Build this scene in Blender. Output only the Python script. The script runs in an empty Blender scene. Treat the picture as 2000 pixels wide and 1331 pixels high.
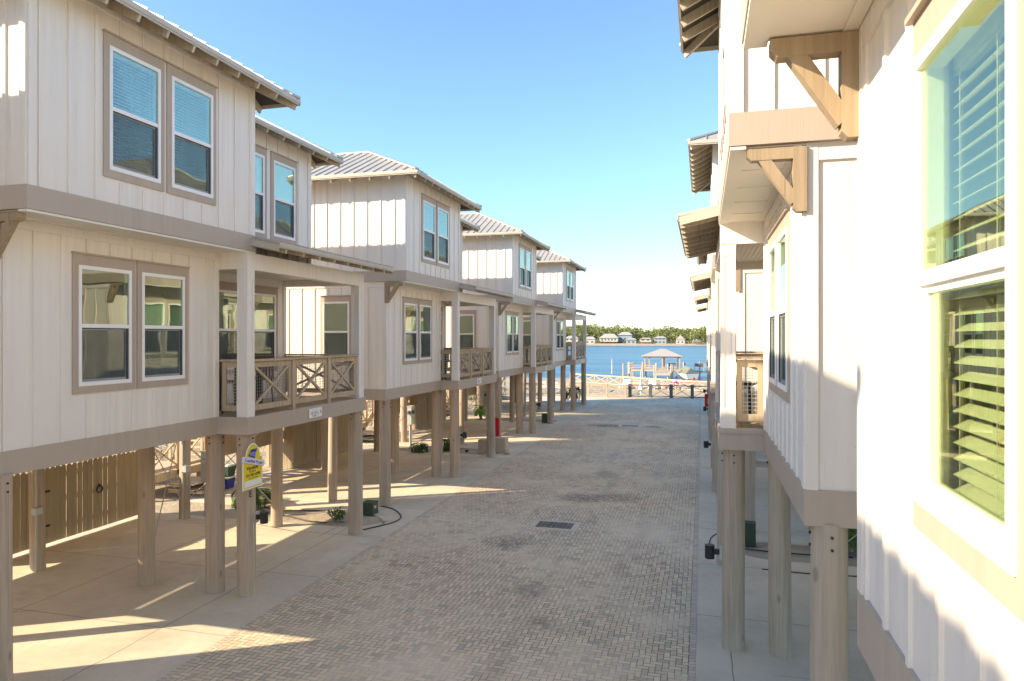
import bpy, bmesh, math, random
from mathutils import Vector, Matrix
random.seed(7)
C = bpy.context.scene
COL = C.collection
R = math.radians

# ------------------------------------------------------------------ camera, sky, sun, exposure
cam = bpy.data.cameras.new('camera'); camo = bpy.data.objects.new('camera', cam); COL.objects.link(camo)
camo.location = (0, 0, 4.85)
camo.rotation_euler = (R(90), 0, math.atan(372/1377))
cam.sensor_width = 36; cam.lens = 36*1377/2000; cam.shift_y = -0.00275
cam.clip_start = 0.05; cam.clip_end = 4000
C.camera = camo
SUN_DIR = Vector((-1, -.6, .572)).normalized()
world = bpy.data.worlds.new('World'); C.world = world; world.use_nodes = True
wn = world.node_tree
sky = wn.nodes.new('ShaderNodeTexSky'); sky.sky_type = 'NISHITA'; sky.sun_disc = False
sky.sun_elevation = math.asin(SUN_DIR.z); sky.sun_rotation = math.atan2(SUN_DIR.x, SUN_DIR.y)
sky.air_density = 1.0; sky.dust_density = 0.3; sky.ozone_density = 9.0; sky.altitude = 0
wn.links.new(sky.outputs[0], wn.nodes['Background'].inputs[0])
wn.nodes['Background'].inputs[1].default_value = 0.12
sl = bpy.data.lights.new('sun', 'SUN'); sl.energy = 2.5; sl.angle = R(0.5); sl.color = (1, .95, .89)
so = bpy.data.objects.new('sun', sl); COL.objects.link(so)
so.rotation_euler = SUN_DIR.to_track_quat('Z', 'Y').to_euler()
C.view_settings.view_transform = 'Standard'; C.view_settings.look = 'None'
C.view_settings.exposure = 1.9; C.view_settings.gamma = 1
C.view_settings.use_white_balance = True; C.view_settings.white_balance_temperature = 9000; C.view_settings.white_balance_tint = 9
C.render.engine = 'CYCLES'
C.cycles.max_bounces = 12; C.cycles.transparent_max_bounces = 12; C.cycles.diffuse_bounces = 10

# ------------------------------------------------------------------ material helpers
class NT:
    def __init__(s, name):
        s.m = bpy.data.materials.new(name); s.m.use_nodes = True; s.t = s.m.node_tree
        s.b = s.t.nodes['Principled BSDF']; s.out = s.t.nodes['Material Output']
    def n(s, ty, **k):
        x = s.t.nodes.new(ty)
        for a, v in k.items(): setattr(x, a, v)
        return x
    def l(s, a, b): s.t.links.new(a, b)
    def put(s, sock, v):
        if isinstance(v, bpy.types.NodeSocket): s.l(v, sock)
        else: sock.default_value = v
    def math(s, op, *a, clamp=False):
        x = s.n('ShaderNodeMath', operation=op); x.use_clamp = clamp
        for i, v in enumerate(a): s.put(x.inputs[i], v)
        return x.outputs[0]
    def mix(s, f, a, b, bt='MIX'):
        x = s.n('ShaderNodeMix', data_type='RGBA', blend_type=bt)
        s.put(x.inputs[0], f); s.put(x.inputs[6], a); s.put(x.inputs[7], b); return x.outputs[2]
    def ramp(s, f, lo, hi, a=0., b=1.):
        x = s.n('ShaderNodeMapRange', interpolation_type='SMOOTHSTEP')
        s.put(x.inputs[0], f); s.put(x.inputs[1], lo); s.put(x.inputs[2], hi); s.put(x.inputs[3], a); s.put(x.inputs[4], b)
        return x.outputs[0]
    def pos(s, world=True):
        if world: return s.n('ShaderNodeNewGeometry').outputs['Position']
        return s.n('ShaderNodeTexCoord').outputs['Object']
    def mapv(s, v, sc=(1, 1, 1), loc=(0, 0, 0)):
        x = s.n('ShaderNodeMapping'); s.l(v, x.inputs[0]); x.inputs['Scale'].default_value = sc; x.inputs['Location'].default_value = loc
        return x.outputs[0]
    def noise(s, v, scale, detail=3, rough=.5, out=0, dim='3D'):
        x = s.n('ShaderNodeTexNoise', noise_dimensions=dim); s.l(v, x.inputs['Vector']) if v is not None else None
        x.inputs['Scale'].default_value = scale; x.inputs['Detail'].default_value = detail; x.inputs['Roughness'].default_value = rough
        return x.outputs[out]
    def bump(s, h, st, d=.01):
        x = s.n('ShaderNodeBump'); s.put(x.inputs['Height'], h); x.inputs['Strength'].default_value = st; x.inputs['Distance'].default_value = d
        s.l(x.outputs[0], s.b.inputs['Normal'])
    def fin(s, col, rough=.6, metal=0., spec=.4):
        s.put(s.b.inputs['Base Color'], col); s.put(s.b.inputs['Roughness'], rough); s.b.inputs['Metallic'].default_value = metal
        s.b.inputs['Specular IOR Level'].default_value = spec
        return s.m
def c4(*a): return (a[0], a[1], a[2], 1)
def mul(c, k): return (c[0]*k, c[1]*k, c[2]*k, 1)

def simple(name, c, rough=.6, metal=0, var=.15, scale=3, bump=0, spec=.4):
    t = NT(name); p = t.pos()
    f = t.noise(p, scale, 4)
    col = t.mix(f, mul(c, 1-var), mul(c, 1+var))
    if bump: t.bump(t.noise(p, 60, 3), bump, .005)
    return t.fin(col, rough, metal, spec)

def m_siding(name, c, grain=.5):
    t = NT(name); p = t.pos()
    big = t.noise(p, .7, 3); streak = t.noise(t.mapv(p, (9, 9, .35)), 1, 4)
    col = t.mix(t.ramp(streak, .3, .75), mul(c, .93), mul(c, 1.04))
    col = t.mix(t.ramp(big, .35, .7), col, mul(c, .97))
    drt = t.math('MULTIPLY', t.ramp(t.noise(t.mapv(p, (14, 14, .9)), 1, 5, .7), .56, .78), .22)
    col = t.mix(drt, col, c4(.42, .36, .27))
    sp = t.n('ShaderNodeSeparateXYZ'); t.l(p, sp.inputs[0])
    zf = t.math('ABSOLUTE', t.math('SUBTRACT', t.math('FRACT', t.math('MULTIPLY', sp.outputs[2], 2.46)), .5))
    yf = t.math('ABSOLUTE', t.math('SUBTRACT', t.math('FRACT', t.math('MULTIPLY', t.math('ADD', sp.outputs[1], sp.outputs[0]), 4.65)), .5))
    nail = t.math('MULTIPLY', t.ramp(zf, .006, .012, 1, 0), t.ramp(yf, .012, .024, 1, 0))
    col = t.mix(t.math('MULTIPLY', nail, .45), col, c4(.4, .36, .3))
    g = t.noise(t.mapv(p, (75, 75, 2.2)), 1, 5, .65)
    t.bump(t.math('SUBTRACT', g, nail), grain, .005)
    return t.fin(col, .55, 0, .35)

def m_wood(name, c, c2, knots=True):
    t = NT(name); p = t.pos(); oi = t.n('ShaderNodeObjectInfo').outputs['Random']
    off = t.n('ShaderNodeCombineXYZ'); t.l(t.math('MULTIPLY', oi, 37.0), off.inputs[0]); t.l(t.math('MULTIPLY', oi, 11.0), off.inputs[2])
    add = t.n('ShaderNodeVectorMath', operation='ADD'); t.l(p, add.inputs[0]); t.l(off.outputs[0], add.inputs[1]); pp = add.outputs[0]
    s1 = t.noise(t.mapv(pp, (22, 22, .8)), 1, 5, .65); s2 = t.noise(t.mapv(pp, (3, 3, .5)), 1, 3)
    col = t.mix(t.ramp(s1, .3, .7), c, c2)
    col = t.mix(t.math('MULTIPLY', t.ramp(s2, .4, .75), .35), col, mul(c2, 1.15))
    crack = t.math('MULTIPLY', t.ramp(t.noise(t.mapv(pp, (34, 34, .45)), 1, 3, .55), .66, .74), .55)
    col = t.mix(crack, col, mul(c, .35))
    if knots:
        v = t.n('ShaderNodeTexVoronoi'); t.l(t.mapv(pp, (2.6, 2.6, 1.1)), v.inputs['Vector']); v.inputs['Scale'].default_value = 1
        k = t.math('MULTIPLY', t.ramp(v.outputs['Distance'], .05, .11, 1, 0), .6)
        col = t.mix(k, col, mul(c, .4))
    if knots:
        zz_ = t.n('ShaderNodeSeparateXYZ'); t.l(p, zz_.inputs[0])
        col = t.mix(t.ramp(t.math('ADD', zz_.outputs[2], t.math('MULTIPLY', s2, .5)), .25, .65, .45, 0), col, c4(.5, .43, .33))
    col = t.mix(t.math('MULTIPLY', oi, .3), col, mul(c2, .8))
    t.bump(s1, .5, .01)
    return t.fin(col, .75, 0, .25)

def m_glass(name, tint, refl, wob=.03, fk=.9):
    t = NT(name); p = t.pos()
    tr = t.n('ShaderNodeBsdfTransparent'); tr.inputs[0].default_value = c4(*tint)
    gl = t.n('ShaderNodeBsdfGlossy'); gl.inputs['Roughness'].default_value = 0.0; gl.inputs[0].default_value = c4(.90, .92, .82)
    bp = t.n('ShaderNodeBump'); bp.inputs['Strength'].default_value = wob; bp.inputs['Distance'].default_value = .05
    t.l(t.noise(p, 1.9, 1, .4), bp.inputs['Height']); t.l(bp.outputs[0], gl.inputs['Normal'])
    fr = t.n('ShaderNodeLayerWeight'); fr.inputs[0].default_value = .25
    f = t.math('ADD', refl, t.math('MULTIPLY', fr.outputs['Fresnel'], fk), clamp=True)
    mx = t.n('ShaderNodeMixShader'); t.l(f, mx.inputs[0]); t.l(tr.outputs[0], mx.inputs[1]); t.l(gl.outputs[0], mx.inputs[2])
    t.l(mx.outputs[0], t.out.inputs[0]); return t.m

def m_screen():
    t = NT('insect screen mesh'); tr = t.n('ShaderNodeBsdfTransparent'); df = t.n('ShaderNodeBsdfDiffuse'); df.inputs[0].default_value = c4(.12, .14, .15)
    p = t.pos(); w = t.noise(t.mapv(p, (1, 1, .6)), 5, 2); mx = t.n('ShaderNodeMixShader'); t.l(t.math('ADD', .2, t.math('MULTIPLY', w, .12)), mx.inputs[0])
    t.l(tr.outputs[0], mx.inputs[1]); t.l(df.outputs[0], mx.inputs[2]); t.l(mx.outputs[0], t.out.inputs[0]); return t.m

def m_concrete():
    t = NT('concrete'); p = t.pos()
    a = t.noise(p, .35, 4, .6); b = t.noise(p, 5, 5, .65); st = t.noise(t.mapv(p, (.5, .9, 1)), 1, 5, .6)
    c = c4(.70, .585, .435)
    col = t.mix(t.ramp(a, .3, .7), mul(c, .86), mul(c, 1.08))
    col = t.mix(t.math('MULTIPLY', t.ramp(b, .35, .75), .35), col, c4(.78, .68, .53))
    col = t.mix(t.math('MULTIPLY', t.ramp(st, .55, .72), .35), col, c4(.40, .34, .26))
    sx = t.n('ShaderNodeSeparateXYZ'); t.l(p, sx.inputs[0])
    wob = t.math('MULTIPLY', t.math('SUBTRACT', t.noise(p, 2, 2), .5), .02)
    jx = t.math('ABSOLUTE', t.math('SUBTRACT', t.math('FRACT', t.math('ADD', t.math('MULTIPLY', sx.outputs[0], 1/3.05), t.math('ADD', wob, .36))), .5))
    jy = t.math('ABSOLUTE', t.math('SUBTRACT', t.math('FRACT', t.math('ADD', t.math('MULTIPLY', sx.outputs[1], 1/2.9), t.math('ADD', wob, .1))), .5))
    j = t.math('MINIMUM', jx, jy); jm = t.ramp(j, .002, .0045, 1, 0)
    col = t.mix(t.math('MULTIPLY', jm, .7), col, c4(.2, .16, .12))
    vc = t.n('ShaderNodeTexVoronoi', feature='DISTANCE_TO_EDGE'); t.l(t.mapv(t.noise(p, .8, 3, out=1), (1, 1, 1)), vc.inputs['Vector']) if False else t.l(p, vc.inputs['Vector']); vc.inputs['Scale'].default_value = .16
    ck = t.math('MULTIPLY', t.ramp(vc.outputs['Distance'], .001, .004, 1, 0), t.ramp(t.noise(p, .5, 2), .45, .6))
    col = t.mix(t.math('MULTIPLY', ck, .5), col, c4(.25, .2, .15))
    drift = t.math('MULTIPLY', t.ramp(t.noise(t.mapv(p, (.7, .4, 1)), 1.2, 6, .7), .52, .7), .5)
    col = t.mix(drift, col, c4(.80, .71, .57))
    spk = t.ramp(t.noise(p, 9, 2), .74, .78)
    col = t.mix(t.math('MULTIPLY', spk, .5), col, c4(.25, .2, .16))
    t.bump(t.math('SUBTRACT', t.noise(p, 40, 4), t.math('MULTIPLY', jm, 1.5)), .25, .01)
    return t.fin(col, .8, 0, .25)

def m_sand():
    t = NT('sand'); p = t.pos()
    a = t.noise(p, .6, 5, .6); b = t.noise(p, 14, 5, .7)
    col = t.mix(t.ramp(a, .3, .7), c4(.38, .305, .215), c4(.5, .425, .32))
    col = t.mix(t.math('MULTIPLY', t.ramp(b, .55, .75), .4), col, c4(.36, .27, .19))
    t.bump(t.math('ADD', t.noise(p, 2.5, 4), t.math('MULTIPLY', b, .3)), .8, .08)
    return t.fin(col, .9, 0, .1)

def m_pavers():
    t = NT('herringbone pavers'); p = t.pos(); W = .092
    wv = t.noise(p, 1.3, 2, out=1)
    ofs = t.n('ShaderNodeVectorMath', operation='SCALE'); t.l(wv, ofs.inputs[0]); ofs.inputs['Scale'].default_value = .035
    ad = t.n('ShaderNodeVectorMath', operation='ADD'); t.l(p, ad.inputs[0]); t.l(ofs.outputs[0], ad.inputs[1])
    wv2 = t.noise(p, 22, 1, out=1)
    of2 = t.n('ShaderNodeVectorMath', operation='SCALE'); t.l(wv2, of2.inputs[0]); of2.inputs['Scale'].default_value = .006
    ad2 = t.n('ShaderNodeVectorMath', operation='ADD'); t.l(ad.outputs[0], ad2.inputs[0]); t.l(of2.outputs[0], ad2.inputs[1])
    sx = t.n('ShaderNodeSeparateXYZ'); t.l(ad2.outputs[0], sx.inputs[0])
    u = t.math('DIVIDE', sx.outputs[0], W); v = t.math('DIVIDE', sx.outputs[1], W)
    i = t.math('FLOOR', u); j = t.math('FLOOR', v); fu = t.math('FRACT', u); fv = t.math('FRACT', v)
    k = t.math('FLOORED_MODULO', t.math('SUBTRACT', i, j), 4.0)
    def eq(n): return t.math('COMPARE', k, float(n), .3)
    e0, e1, e2, e3 = eq(0), eq(1), eq(2), eq(3)
    L = t.math('ADD', fu, t.math('MULTIPLY', e1, 9.)); Rr = t.math('ADD', t.math('SUBTRACT', 1., fu), t.math('MULTIPLY', e0, 9.))
    B = t.math('ADD', fv, t.math('MULTIPLY', e2, 9.)); T = t.math('ADD', t.math('SUBTRACT', 1., fv), t.math('MULTIPLY', e3, 9.))
    d = t.math('MINIMUM', t.math('MINIMUM', L, Rr), t.math('MINIMUM', B, T))
    cx = t.n('ShaderNodeCombineXYZ'); t.l(t.math('SUBTRACT', i, e1), cx.inputs[0]); t.l(t.math('SUBTRACT', j, e2), cx.inputs[1])
    wn_ = t.n('ShaderNodeTexWhiteNoise', noise_dimensions='2D'); t.l(cx.outputs[0], wn_.inputs['Vector'])
    r = wn_.outputs['Value']; rc = t.n('ShaderNodeSeparateColor'); t.l(wn_.outputs['Color'], rc.inputs[0])
    col = t.mix(r, c4(.68, .525, .36), c4(.84, .67, .475))
    zone = t.ramp(t.noise(p, .45, 3), .45, .65)
    col = t.mix(t.math('MULTIPLY', t.math('GREATER_THAN', rc.outputs[1], .83), t.math('MULTIPLY', zone, .6)), col, c4(.55, .35, .28))
    col = t.mix(t.math('MULTIPLY', t.math('GREATER_THAN', rc.outputs[2], .9), .45), col, c4(.33, .28, .22))
    sandy = t.ramp(t.noise(p, .38, 5, .62), .42, .66); sandy2 = t.ramp(t.noise(t.mapv(p, (1, .5, 1)), 1.1, 5, .7), .5, .72)
    sd = t.math('MAXIMUM', sandy, t.math('MULTIPLY', sandy2, .85))
    wid = t.math('ADD', .055, t.math('MULTIPLY', t.noise(p, 3.1, 2), .05))
    jm = t.ramp(d, t.math('MULTIPLY', wid, .45), wid, 1, 0)
    jcol = t.mix(sd, c4(.17, .125, .085), c4(.74, .585, .42))
    grime = t.noise(p, 7, 5, .7)
    col = t.mix(t.math('MULTIPLY', t.ramp(grime, .45, .8), .3), col, c4(.5, .4, .3))
    col = t.mix(t.math('MULTIPLY', sd, .5), col, c4(.82, .665, .48))
    for tx in (-5.0, -3.5, -2.9, -1.5):
        tw = t.math('ABSOLUTE', t.math('SUBTRACT', t.math('ADD', sx.outputs[0], t.math('MULTIPLY', t.noise(t.mapv(p, (0, .12, 0)), 1, 2), 1.2)), tx+.6))
        col = t.mix(t.math('MULTIPLY', t.ramp(tw, .06, .24, 1, 0), t.ramp(t.noise(t.mapv(p, (1.5, .35, 1)), 1, 4), .4, .7, 0, .3)), col, c4(.36, .3, .23))
    # oil stains, each with its own place
    for (X, Y, rx, ry, amt) in ((-3.5, 21.2, 1.1, .9, .85), (-2.4, 21.5, 1.0, .8, .6), (-4.35, 16.2, .7, .9, .5), (-5.0, 38.9, 1.5, .9, .9), (-2.6, 39.0, .7, .6, .8), (-3.3, 25, .5, 1.2, .5), (-3.2, 13.2, .5, .6, .45), (-2.6, 11.7, .4, .5, .4)):
        dd = t.math('SQRT', t.math('ADD', t.math('POWER', t.math('DIVIDE', t.math('SUBTRACT', sx.outputs[0], X), rx), 2.), t.math('POWER', t.math('DIVIDE', t.math('SUBTRACT', sx.outputs[1], Y), ry), 2.)))
        m = t.math('MULTIPLY', t.ramp(dd, .25, 1., 1, 0), t.ramp(grime, .36, .54, 0, amt))
        col = t.mix(m, col, c4(.13, .1, .075))
    col = t.mix(jm, col, jcol)
    h = t.math('SUBTRACT', t.math('MULTIPLY', t.noise(p, 90, 3), .15), jm)
    t.bump(t.math('ADD', h, t.math('MULTIPLY', r, .25)), .6, .008)
    return t.fin(col, .8, 0, .25)

def m_border():
    t = NT('soldier course pavers'); p = t.pos(); sx = t.n('ShaderNodeSeparateXYZ'); t.l(p, sx.inputs[0])
    v = t.math('DIVIDE', sx.outputs[1], .1); f = t.math('FRACT', v); w = t.n('ShaderNodeTexWhiteNoise', noise_dimensions='1D'); t.l(t.math('FLOOR', v), w.inputs['W'])
    col = t.mix(w.outputs[0], c4(.56, .46, .34), c4(.72, .6, .46))
    d = t.math('MINIMUM', f, t.math('SUBTRACT', 1., f)); jm = t.ramp(d, .03, .08, 1, 0)
    return t.fin(t.mix(jm, col, c4(.25, .19, .13)), .8)

def m_water():
    t = NT('lagoon water'); p = t.pos()
    a = t.noise(t.mapv(p, (.12, .6, 1)), 1, 6, .65); b = t.noise(t.mapv(p, (.02, .09, 1)), 1, 3)
    t.bump(t.math('ADD', a, t.math('MULTIPLY', b, .5)), .5, .35)
    col = t.mix(t.ramp(b, .35, .65), c4(.025, .105, .165), c4(.07, .18, .23))
    return t.fin(col, .3, 0, .12)

def m_leaf(name, a, b):
    t = NT(name); oi = t.noise(t.pos(), 2.5, 2); r = t.n('ShaderNodeNewGeometry').outputs['Random Per Island']
    f = t.math('ADD', t.math('MULTIPLY', r, .6), t.math('MULTIPLY', oi, .4))
    t.fin(t.mix(f, a, b), .55, 0, .3)
    t.b.inputs['Subsurface Weight'].default_value = 0
    return t.m

def m_roof(name, c):
    t = NT(name); p = t.pos()
    col = t.mix(t.noise(p, 2, 4, .6), mul(c, .88), mul(c, 1.1))
    col = t.mix(t.math('MULTIPLY', t.ramp(t.noise(t.mapv(p, (4, 4, 1)), 1, 4), .5, .75), .25), col, mul(c, .6))
    return t.fin(col, .42, .35, .5)

def m_soffit():
    t = NT('soffit board'); p = t.pos()
    return t.fin(t.mix(t.noise(p, 1.5, 3), c4(.76, .70, .60), c4(.82, .76, .66)), .6)

M = {}
M['siding'] = m_siding('white fiber cement siding', c4(.83, .765, .69))
M['post'] = m_siding('white painted trim board', c4(.84, .78, .71), .3)
M['taupe'] = m_siding('taupe trim paint', c4(.49, .40, .325), .4)
M['wtrim'] = m_siding('taupe window trim', c4(.48, .385, .31), .3)
M['vinyl'] = simple('white vinyl sash', c4(.86, .85, .82), .35, 0, .03)
M['soffit'] = m_soffit()
M['roof'] = m_roof('galvanised ribbed roof metal', c4(.56, .505, .43))
M['fascia'] = simple('weathered fascia', c4(.52, .455, .37), .6, .1, .12)
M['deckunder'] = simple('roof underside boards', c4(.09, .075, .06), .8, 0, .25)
M['rafter'] = m_wood('rafter tail timber', c4(.42, .34, .24), c4(.58, .49, .37), False)
M['pile'] = m_wood('stained wooden pile', c4(.36, .265, .195), c4(.50, .385, .30))
M['pilegrey'] = m_wood('weathered grey wooden pile', c4(.37, .295, .22), c4(.52, .43, .34))
M['rail'] = m_wood('tan treated timber', c4(.42, .31, .2), c4(.58, .45, .31), False)
M['bracket'] = m_wood('tan painted timber bracket', c4(.31, .225, .145), c4(.41, .31, .21))
M['fence'] = m_wood('brown fence boards', c4(.33, .24, .15), c4(.44, .335, .22))
M['floor'] = simple('dark underfloor plywood', c4(.46, .38, .28), .8, 0, .3)
M['glass'] = m_glass('window glass', (.78, .88, .85), .1, fk=.5)
M['glassnear'] = m_glass('near window glass', (.90, .965, .83), .1, wob=.012, fk=.55)
M['blind'] = simple('white blind slats', c4(.84, .81, .72), .6, 0, .05)
M['curtain'] = simple('pale roller shade', c4(.84, .80, .70), .8, 0, .05)
M['dark'] = simple('dark interior', c4(.06, .065, .06), .9, 0, .2)
M['inner'] = simple('green interior wall paint', c4(.5, .6, .36), .8, 0, .1)
M['screen'] = simple('insect screen frame', c4(.05, .05, .055), .6)
M['wire'] = simple('galvanised wire', c4(.35, .34, .32), .4, .5)
M['wirew'] = simple('bright galvanised wire', c4(.75, .74, .7), .4, .3)
M['mesh'] = m_screen()
M['black'] = simple('black painted metal', c4(.02, .02, .022), .45)
M['wicker'] = simple('brown wicker', c4(.22, .11, .06), .7, 0, .4, 60)
M['white'] = simple('white paint', c4(.8, .8, .78), .5, 0, .04)
M['grey'] = simple('grey electrical enclosure', c4(.50, .52, .48), .5, .2, .08)
M['conduit'] = simple('grey conduit', c4(.46, .46, .43), .5, .1)
M['yellow'] = simple('yellow sign face', c4(.80, .62, .03), .5, 0, .06)
M['blue'] = simple('dark blue sign ink', c4(.03, .05, .32), .5)
M['lilac'] = simple('pale lilac banner', c4(.72, .7, .78), .5, 0, .03)
M['ink'] = simple('dark lettering', c4(.05, .04, .03), .6)
M['red'] = simple('red enamel', c4(.55, .012, .02), .35, 0, .1)
M['pink'] = simple('coral cushion', c4(.7, .36, .3), .8)
M['green'] = simple('dark green enclosure', c4(.04, .08, .05), .55, 0, .2)
M['gate'] = simple('grey gate metal', c4(.13, .13, .125), .5, .3, .2)
M['beige'] = m_wood('beige painted timber', c4(.44, .34, .24), c4(.54, .43, .31), False)
M['concrete'] = m_concrete(); M['sand'] = m_sand(); M['pavers'] = m_pavers(); M['border'] = m_border(); M['water'] = m_water()
M['grate'] = simple('cast iron drain grate', c4(.07, .055, .05), .5, .4, .3, 20)
M['stone'] = simple('pinkish precast block', c4(.52, .4, .3), .85, 0, .12, 8, .3)
M['leaf'] = m_leaf('mid green leaves', c4(.03, .09, .015), c4(.1, .2, .03))
M['lime'] = m_leaf('lime green leaves', c4(.16, .33, .03), c4(.28, .5, .06))
M['cycad'] = m_leaf('dark cycad leaflets', c4(.02, .06, .015), c4(.08, .15, .03))
M['pine'] = m_leaf('pine foliage', c4(.12, .155, .045), c4(.30, .31, .11))
M['scrub'] = m_leaf('dry dune scrub', c4(.16, .14, .05), c4(.42, .33, .2))
M['trunk'] = m_wood('tree bark', c4(.16, .12, .08), c4(.32, .26, .18))
M['hose'] = simple('black drip tubing', c4(.05, .04, .03), .6)
M['pool'] = simple('pool water', c4(.25, .55, .62), .1, 0, .1)
M['cover'] = simple('grey green boat cover', c4(.17, .185, .14), .8)
M['farwall'] = simple('pale far house wall', c4(.5, .46, .4), .7, 0, .1, .3)
M['farroof'] = simple('pale far house roof', c4(.40, .37, .33), .6, 0, .1, .3)
M['farblue'] = simple('grey blue far house wall', c4(.28, .33, .36), .7, 0, .1, .3)
M['glassdark'] = simple('dark far window', c4(.08, .1, .12), .2)

# ------------------------------------------------------------------ mesh helpers
class MB:
    def __init__(s, sx=1, sy=1): s.v = []; s.f = []; s.sx = sx; s.sy = sy; s.fr = None
    def P(s, p):
        if s.fr: p = s.fr(*p)
        return (p[0]*s.sx, p[1]*s.sy, p[2])
    def add(s, pts, faces):
        n = len(s.v); s.v += [s.P(p) for p in pts]; s.f += [tuple(n+i for i in f) for f in faces]
    def hexa(s, p):
        s.add(p, [(0, 1, 2, 3), (4, 7, 6, 5), (0, 4, 5, 1), (1, 5, 6, 2), (2, 6, 7, 3), (3, 7, 4, 0)])
    def box(s, a, b, c, d, e, f):
        s.hexa([(a, c, e), (b, c, e), (b, d, e), (a, d, e), (a, c, f), (b, c, f), (b, d, f), (a, d, f)])
    def beam(s, p, q, w, h, up=(0, 0, 1)):
        p = Vector(p); q = Vector(q); d = (q-p).normalized(); u = Vector(up)
        r = d.cross(u)
        if r.length < 1e-4: r = d.cross(Vector((1, 0, 0)))
        r.normalize(); u = r.cross(d); r *= w/2; u *= h/2
        s.hexa([tuple(x) for x in (p-r-u, p+r-u, p+r+u, p-r+u, q-r-u, q+r-u, q+r+u, q-r+u)])
    def cyl(s, p, q, r0, r1=None, n=12, caps=True):
        r1 = r0 if r1 is None else r1; p = Vector(p); q = Vector(q); d = (q-p).normalized()
        a = d.cross(Vector((0, 0, 1)))
        if a.length < 1e-4: a = Vector((1, 0, 0))
        a.normalize(); b = d.cross(a); pts = []
        for k in range(n):
            t = 2*math.pi*k/n; e = a*math.cos(t)+b*math.sin(t); pts.append(tuple(p+e*r0)); pts.append(tuple(q+e*r1))
        fs = [(2*k, 2*k+1, (2*k+3) % (2*n), (2*k+2) % (2*n)) for k in range(n)]
        if caps: fs += [tuple(2*k for k in range(n))[::-1], tuple(2*k+1 for k in range(n))]
        s.add(pts, fs)
    def tube(s, pts, r, n=6):
        for a, b in zip(pts[:-1], pts[1:]): s.cyl(a, b, r, r, n, False)
    def mesh(s, name, mat, smooth=False, normals=True):
        me = bpy.data.meshes.new(name); me.from_pydata(s.v, [], s.f); me.materials.append(mat)
        if normals:
            bm = bmesh.new(); bm.from_mesh(me); bmesh.ops.recalc_face_normals(bm, faces=bm.faces); bm.to_mesh(me); bm.free()
        if smooth:
            me.shade_smooth()
            try: me.set_sharp_from_angle(angle=R(40))
            except Exception: pass
        return me
    def build(s, name, mat, parent=None, smooth=False, normals=True):
        o = bpy.data.objects.new(name, s.mesh(name, mat, smooth, normals)); COL.objects.link(o)
        if parent: o.parent = parent
        return o
def empty(name, loc=(0, 0, 0), rz=0):
    o = bpy.data.objects.new(name, None); o.location = loc; o.rotation_euler = (0, 0, rz); o.empty_display_size = .2; COL.objects.link(o); return o
def tag(o, label=None, cat=None, group=None, kind=None):
    if label: o['label'] = label
    if cat: o['category'] = cat
    if group: o['group'] = group
    if kind: o['kind'] = kind
    return o
KIDS = {}
def copy_tree(o, parent=None):
    c = o.copy(); COL.objects.link(c)
    if parent: c.parent = parent
    for ch in list(o.children): copy_tree(ch, c)
    return c

# ------------------------------------------------------------------ setting: ground, road, water
g = MB()
def gz(x, y):
    z = 0.
    if x < -16: z = min(1.6, (-16-x)*.09) + .12*math.sin(x*.9+y*.4) if y < 62 else 0
    if y > 78: z = max(-2.2, -(y-78)*.045)
    return z
xs = [-700, -300, -120, -70]+[-50+2*i for i in range(18)]+[-15.5, -13, -10, -8, 0, 8, 16, 30, 60, 120, 300, 500]
ys = [-60, -20]+[-10+2.5*i for i in range(30)]+[70, 78, 84, 90, 96, 101, 104, 108, 125]
xs = sorted(set(xs)); ys = sorted(set(ys)); nx = len(xs)
pts = [(x, y, gz(x, y)-.03) for y in ys for x in xs]
fs = [(a*nx+b, a*nx+b+1, (a+1)*nx+b+1, (a+1)*nx+b) for a in range(len(ys)-1) for b in range(nx-1)]
g.add(pts, fs); tag(g.build('sand_ground', M['sand'], None, True), kind='structure')
w = MB(); w.add([(-900, 97, -1.2), (700, 97, -1.2), (700, 900, -1.2), (-900, 900, -1.2)], [(0, 1, 2, 3)]); tag(w.build('lagoon_water', M['water']), kind='structure')
p = MB(); p.box(-7.35, -.2, -12, 59.0, -.2, 0); tag(p.build('paver_road', M['pavers']), kind='structure')
p = MB(); p.box(-.196, -.1, -12, 59.0, -.2, .002); p.box(-7.45, -7.354, -12, 59, -.2, .002); tag(p.build('paver_border', M['border']), kind='structure')

def patch(y0, y1):      # a sand island between two concrete pads, as the gap in the concrete
    return (y0, y1)
def concrete_side(sgn):
    X = (lambda x: x) if sgn > 0 else (lambda x: -7.55-x)
    m = MB()
    def b(x0, x1, y0, y1, z1=.002):
        a, c = sorted((X(x0), X(x1))); m.box(a, c, y0, y1, -.15, z1)
    b(-8.05, -7.454, -12, 59)
    for k in range(-1, 5):
        y = 6.9+11.6*k
        b(-15.2, -8.05, y-.75, y+9.4)
        # rounded corners of the pad next to the sand island
        for (cy, s) in ((y-.75, -1), (y+9.4, 1)):
            pts = [(X(-8.05), cy, .002)]+[(X(-8.05-1.1*(1-math.sin(t))), cy+s*1.1*(1-math.cos(t)), .002) for t in [i*math.pi/2/8 for i in range(9)]]
            top = [(q[0], q[1], .002) for q in pts]; bot = [(q[0], q[1], -.15) for q in pts]; n = len(pts)
            m.add(top+bot, [tuple(range(n)), tuple(range(n, 2*n))]+[(i, (i+1) % n, n+(i+1) % n, n+i) for i in range(n)])
    return m
tag(concrete_side(1).build('concrete_pavement', M['concrete']), kind='structure')
tag(concrete_side(-1).build('concrete_pavement', M['concrete']), kind='structure')

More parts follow.
